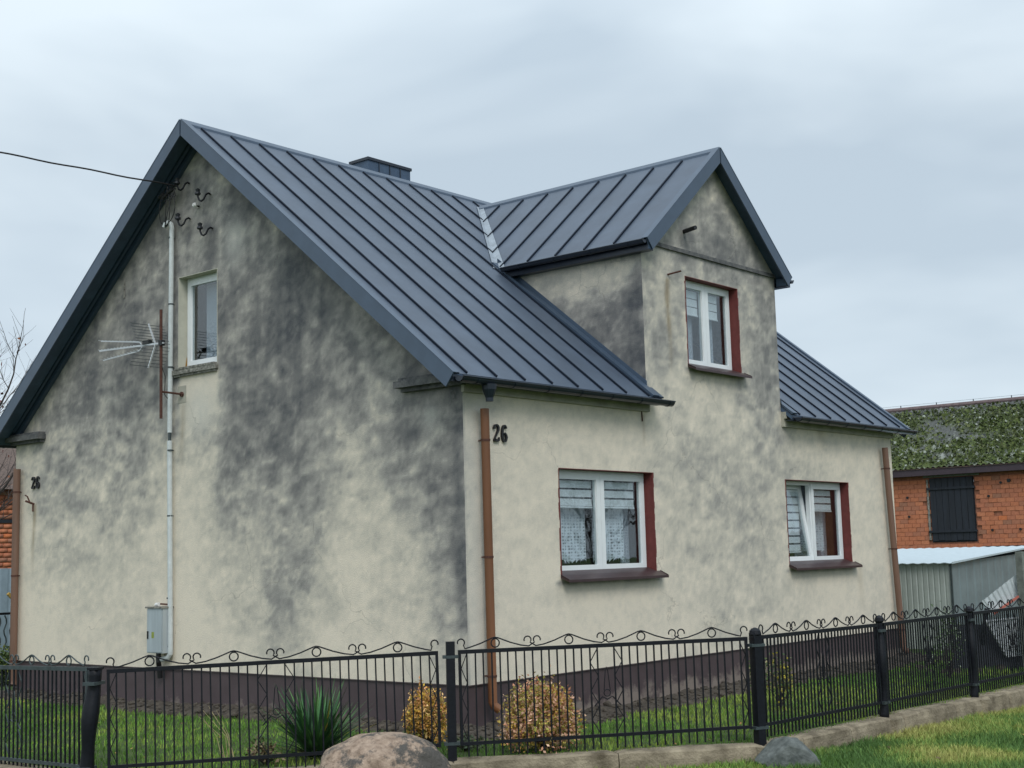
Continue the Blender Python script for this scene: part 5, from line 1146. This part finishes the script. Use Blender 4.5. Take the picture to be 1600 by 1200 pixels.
# corrugated mossy roof
def mossroof():
    ny = 760; nx = 60; ys = np.linspace(-14.4, 24.4, ny); xs = np.linspace(0, 1, nx); Y, T = np.meshgrid(ys, xs, indexing='ij')
    X = BX - .35 + T * 4.38; Z = 3.74 + T * 2.30 + .028 * np.sin(Y * 2 * np.pi / .177) + .10 * np.clip(fbm(Y * 2.2 + 40, T * 9 + 3, 81, 5, .65) - .45, 0, 1) * (T < .96)
    V = np.stack([X, Y, Z], -1).reshape(-1, 3); i = np.arange(ny - 1)[:, None] * nx + np.arange(nx - 1)[None]; Fq = np.stack([i, i + nx, i + nx + 1, i + 1], -1).reshape(-1, 4)
    m1 = fbm(Y * .7 + 9, T * 3.5 + 5, 83, 4); m2 = fbm(Y * 4 + 2, T * 16 + 7, 85, 4, .7); g_ = np.clip((m1 - .24) * 5 + (m2 - .5) * 2.5, 0, 1) * np.clip((.93 - T) / .2, 0, 1); 
    gr_ = np.array([.085, .09, .085]); ms = np.array([.075, .10, .028]); lt = np.array([.30, .32, .29]); C_ = gr_ + (ms - gr_) * g_[..., None]; w_ = np.clip((fbm(Y * 6, T * 24, 87, 3, .7) - .60) * 9, 0, .8) * (.4 + .6 * (T < .35)); C_ = C_ + (lt - C_) * w_[..., None]
    fastmesh('roof', V, Fq, M['moss'], parent=barn, cols=C_.reshape(-1, 3), loc=(BX, 6, -.8))
    n = 20000; y = rng.uniform(-2, 14, n); t_ = rng.uniform(0, .93, n) ; keep = fbm(y * .7 + 9, t_ * 3.5 + 5, 83, 4) + rng.normal(0, .08, n) > .30; y = y[keep]; t_ = t_[keep]; n = len(y); P_ = np.stack([BX - .35 + t_ * 4.38, y, 3.77 + t_ * 2.30 + .04], -1)
    pal = np.array([(.07, .10, .025), (.10, .13, .035), (.05, .07, .02), (.13, .15, .06), (.30, .33, .28), (.05, .065, .03)]); V, Fq, C_ = leafcloud(P_, rng.uniform(.05, .14, n), pal[rng.choice(6, n, p=[.25, .25, .17, .15, .08, .10])], .8, .1)
    o = fastmesh('moss_cushions', V, Fq, M['moss'], parent=barn, cols=C_, loc=(BX, 6, -.8)); tag(o, kind='stuff')
    mb = MB(); mb.poly_prism([(BX - .35, -14.4, 3.70), (BX + 4.03, -14.4, 6.0), (BX + 8.4, -14.4, 3.70)], (0, 38.8, 0)); mb.build('roof_structure', M['tile'], barn)
    mb = MB(); mb.tube([(BX + 4.03, -14.4, 6.06), (BX + 4.03, 24.4, 6.06)], .09, 8); mb.build('ridge_tiles', mat('dull_ridge', (.15, .11, .11), .9, var=.3), barn)
    for k in range(20):
        y = -8 + k * 1.3; mb = MB(); mb.bar((BX + 4.03, y, 6.1), (BX + 4.03, y, 6.22), .025); mb.build('lightning_rod_holder', M['greyiron'], barn)
    mb = MB(); mb.tube([(BX + 4.03, -8, 6.21), (BX + 4.03, 18, 6.21)], .004, 4); mb.build('lightning_wire', M['greyiron'], barn)
mossroof()
for k, (y, z) in enumerate(((8.35, 2.85), (8.33, 2.25), (5.10, 3.22), (5.35, 3.17), (5.75, 2.78), (5.7, 1.75), (4.85, 1.75))):
    mb = MB(); s_ = .06 if k == 2 else .04; mb.tube([(BX - .045, y, z), (BX - .01, y, z)], [s_, s_], 7); mb.build('hole_shade_plug', M['darkcol'], barn)  # black plugs on the wall face stand in for the shade inside holes

# ------------------------------------------------------------------ right: tin shed, leaning sheets, post
sx, sy = 12.95, -.01
shed = empty('tin_shed', (sx, sy, -.7), 'low grey tin shed with pale sloping roof between the house and the barn', 'shed')
def corr(name, p, q, z0, z1, m, parent, per=.20, amp=.012, n=None, zt1=None):
    p = Vector(p); q = Vector(q); d = q - p; L = d.length; d /= L; s = Vector((-d.y, d.x, 0)); n = int(L / per) * 8; V = []; Fq = []
    for i in range(n + 1):
        t_ = i / n; u_ = (t_ * L / per) % 1; o_ = amp if u_ < .18 or u_ > .95 else 0; c = p + d * L * t_ + s * o_; zz = z1 + ((zt1 - z1) * t_ if zt1 is not None else 0); V += [(c.x, c.y, z0), (c.x, c.y, zz)]
    for i in range(n): Fq.append((2 * i, 2 * i + 2, 2 * i + 3, 2 * i + 1))
    mb = MB(); mb.add(V, Fq); o = mb.build(name, m, parent, recalc=False); sm = o.modifiers.new('thickness', 'SOLIDIFY'); sm.thickness = .002; return o
k0 = .70
corr('side_wall', (sx, 4.2, 0), (sx, sy, 0), -.9, 1.03, M['shedwall'], shed, .105)
corr('front_wall', (sx, sy, 0), (sx + 4.2, sy, 0), -.9, 1.03, M['shedwall2'], shed, .35, .006, zt1=1.16)
mb = MB(); mb.box((sx + 4.2, sy, -.9), (sx + 4.23, 4.2, 1.2)); mb.box((sx, 4.2, -.9), (sx + 4.2, 4.23, 1.0)); mb.build('rear_walls', M['shedwall2'], shed)
mb = MB(); mb.box((sx - .03, sy - .03, -.9), (sx + .01, sy - .004, 1.02)); mb.build('corner_post', M['greyiron'], shed)
# roof sheet with wavy eave
V = []; Fq = []; ny = 120
for i in range(ny + 1):
    y = sy - .08 + (4.5) * i / ny; wv = .007 * math.sin(y * 2 * math.pi / .2)
    for j, (x, z) in enumerate(((sx - .10, 1.035), (sx + 4.35, 1.29))): V.append((x, y, z + wv))
for i in range(ny): Fq.append((2 * i, 2 * i + 1, 2 * i + 3, 2 * i + 2))
mb = MB(); mb.add(V, Fq); o = mb.build('roof', M['shedroof'], shed, recalc=False); sm = o.modifiers.new('thickness', 'SOLIDIFY'); sm.thickness = .012
mb = MB(); mb.poly_prism([(sx - .10, sy - .09, 1.05), (sx + 4.35, sy - .09, 1.30), (sx + 4.35, sy - .09, 1.27), (sx - .10, sy - .09, 1.015)], (0, .012, 0)); mb.build('roof_edge', M['shedroof'], shed)

def at_px(D, pts): return [CAM + (_fw + _r2 * (x - 800) / _f - _u2 * (y - 600) / _f) * d for (x, y), d in zip(pts, D)]
# leaning corrugated sheet (real size about 1.3 x 0.5 m, ~20 m away)
ls = empty('leaning_sheet', (9.5, -2.1, -.5), 'white corrugated sheet leaning at an angle beside the tin shed', 'metal sheet')
def ribbed(c0, c1, c2, c3, n, m, parent, name, amp=.012):
    """c0->c1 along the ribs' repeat, c0->c3 rib direction"""
    c0, c1, c2, c3 = map(Vector, (c0, c1, c2, c3)); nrm = (c1 - c0).cross(c3 - c0).normalized(); V = []; Fq = []
    for i in range(n * 4 + 1):
        t_ = i / (n * 4); o_ = amp if i % 4 in (0, 1) else 0; V += [c0.lerp(c1, t_) + nrm * o_, c3.lerp(c2, t_) + nrm * o_]
    for i in range(n * 4): Fq.append((2 * i, 2 * i + 2, 2 * i + 3, 2 * i + 1))
    mb = MB(); mb.add(V, Fq); o = mb.build(name, m, parent, recalc=False); sm = o.modifiers.new('thickness', 'SOLIDIFY'); sm.thickness = .003; return o
A = [Vector((9.40, -1.96, .50)), Vector((9.80, -2.40, .92)), Vector((9.86, -2.46, .62)), Vector((9.50, -2.05, .28))]
d_ = (A[1] - A[0]); A[1] = A[0] + d_ * 1.9; d_ = (A[2] - A[3]); A[2] = A[3] + d_ * 1.9
ribbed(A[0], A[1], A[2], A[3], 16, mat('whitish_tin', (.50, .55, .57), .5, .1, var=.12), ls, 'sheet')
mb = MB(); mb.bar(A[3] + Vector((-.05, -.05, .03)), A[2] + Vector((-.05, -.05, .03)), .045, .03); mb.build('red_batten', M['rail_red'], ls)
mb = MB(); mb.bar(A[0].lerp(A[3], .5), Vector((9.7, -1.7, -.6)), .05); mb.bar(A[1].lerp(A[2], .5), Vector((10.6, -2.9, -.6)), .05); mb.build('prop', M['blackwood'], ls)
lt = empty('lattice_panel', (9.6, -2.2, -.5), 'white perforated lattice panel lying tilted below the corrugated sheet', 'lattice')
c0 = Vector((9.42, -1.99, .20)); c1 = Vector((10.15, -2.85, .30)); c3 = Vector((9.72, -2.15, -.34)); mb = MB(); whm = mat('dirty_white_plastic', (.50, .53, .56), .6, var=.15)
du = (c1 - c0); dv = (c3 - c0); nr_ = du.cross(dv).normalized() * .006; Nn = 9
for k in range(-Nn, 2 * Nn):
    for sg in (1, -1):
        # line s = k/Nn + sg*t*.8 clipped to the panel
        pts_ = [(k / Nn + sg * t_ * .8, t_) for t_ in [i / 30 for i in range(31)]]; ins = [p_ for p_ in pts_ if 0 <= p_[0] <= 1]
        if len(ins) > 2: mb.bar(c0 + du * ins[0][0] + dv * ins[0][1] + nr_ * sg, c0 + du * ins[-1][0] + dv * ins[-1][1] + nr_ * sg, .045, .008, up=nr_)
for a_, b_ in ((c0, c1), (c0, c3), (c3, c3 + du)): mb.bar(a_, b_, .04, .02)
mb.build('grille', whm, lt)
o = MB(); o.poly_prism([(9.15, -1.55, -.62), (9.95, -2.35, -.62), (10.1, -2.3, .12), (9.3, -1.5, .15)], (.03, .03, 0)); tag(o.build('dark_board', M['blackwood']), 'dark upright board behind the leaning white lattice', 'board')
o = MB(); o.box((-.06, -.06, -.2), (.06, .06, 1.93), Matrix.Translation((9.74, -2.47, -.7)) @ Matrix.Rotation(-.3, 4, 'Z')); tag(o.build('concrete_post', M['postc']), 'plain grey concrete post standing at the far right by the leaning sheet', 'post')
mb = MB(); 
for k in range(60):
    x = random.uniform(8.6, 11.5); y = random.uniform(-2.2, -.9); r_ = random.uniform(.04, .13); mb.tube([(x, y, -.60), (x, y, -.56), (x + .02, y, -.56 + r_ * .8)], [r_ * 1.2, r_, r_ * .4], 6)
tag(mb.build('rubble', M['clod']), 'heap of dark earth and stones along the foot of the tin shed', 'rubble', kind='stuff')

# ------------------------------------------------------------------ left: neighbour's yard
nb_ = empty('neighbour_house', (8, 27, -.8), 'orange brick house with dark tiled roof seen past the left corner of the house', 'house')
mb = MB(); mb.box((-3, 26, -1), (16, 34, 3.75)); mb.build('wall', mat('orange_brick_far', (.36, .105, .045), .9, var=.25, scale=2.5, c2=(.50, .17, .06)), nb_)
SV = []; SF = []; SC = []
for r_i in range(24):
    for k in range(40):
        x = 4 + k * .262 + (.131 if r_i % 2 else 0); z = .4 + r_i * .135; b0 = len(SV); q = MB(); q.box((x - .12, 25.975, z - .058), (x + .12, 26.02, z + .058)); SF += [tuple(i + b0 for i in f) for f in q.f]; SV += q.v; SC += [random.choice(BRC)] * 8
tag(fastmesh('brickwork', np.array(SV), np.array(SF), M['brick'], parent=nb_, cols=np.array(SC), loc=(8, 27, -.8)), kind='stuff')
mb = MB(); mb.poly_prism([(-3.3, 25.6, 3.6), (-3.3, 30, 5.2), (-3.3, 34.4, 3.6)], (19.6, 0, 0)); mb.build('roof', M['tile'], nb_)
mb = MB(); mb.box((-3, 25.955, 2.66), (16, 25.974, 2.76)); mb.build('dark_beam', M['blackwood'], nb_)
sf = empty('sheet_fence', (1.8, 13.2, -.8), 'tall blue-grey sheet metal fence behind the left corner of the house', 'fence')
corr('sheet', (-2.5, 13.2, 0), (4.2, 13.2, 0), -.8, 1.38, M['bluefence'], sf, .2)
for k in range(5): mb = MB(); mb.box((-2.4 + k * 1.6, 13.23, -.8), (-2.34 + k * 1.6, 13.29, 1.42)); mb.build('post', M['greyiron'], sf)
wf = empty('wave_fence', (1.7, 12.2, -.7), 'low fence of wavy grey bars in front of the blue sheet fence', 'fence')
for k in range(34):
    x = -1.6 + k * .11; mb = MB(); mb.tube([(x + .025 * math.sin(i * 1.25), 12.2, -.6 + i * .065) for i in range(19)], .013, 5); mb.build('wavy_bar', M['greyiron'], wf)
mb = MB(); mb.box((-1.7, 12.18, .58), (2.2, 12.22, .62)); mb.box((-1.7, 12.18, -.55), (2.2, 12.22, -.51)); mb.build('rail', M['black'], wf)
bushy('green_bush', (.95, 11.0, -.6), .6, .45, .62, 3500, [(.05, .09, .03), (.08, .13, .03), (.20, .22, .04), (.03, .06, .02)], 'dense green bush behind the left corner downpipe', (.04, .07), 41, 90)
t = empty('yellow_prop', (1.55, 11.8, .3), 'slanted yellow timber prop by the wavy fence', 'timber'); mb = MB(); mb.bar((1.35, 11.9, .95), (1.85, 11.9, .45), .05); mb.bar((1.85, 11.9, .45), (1.9, 11.9, -.7), .05); mb.build('beam', mat('yellow_timber', (.45, .28, .06), .8), t)
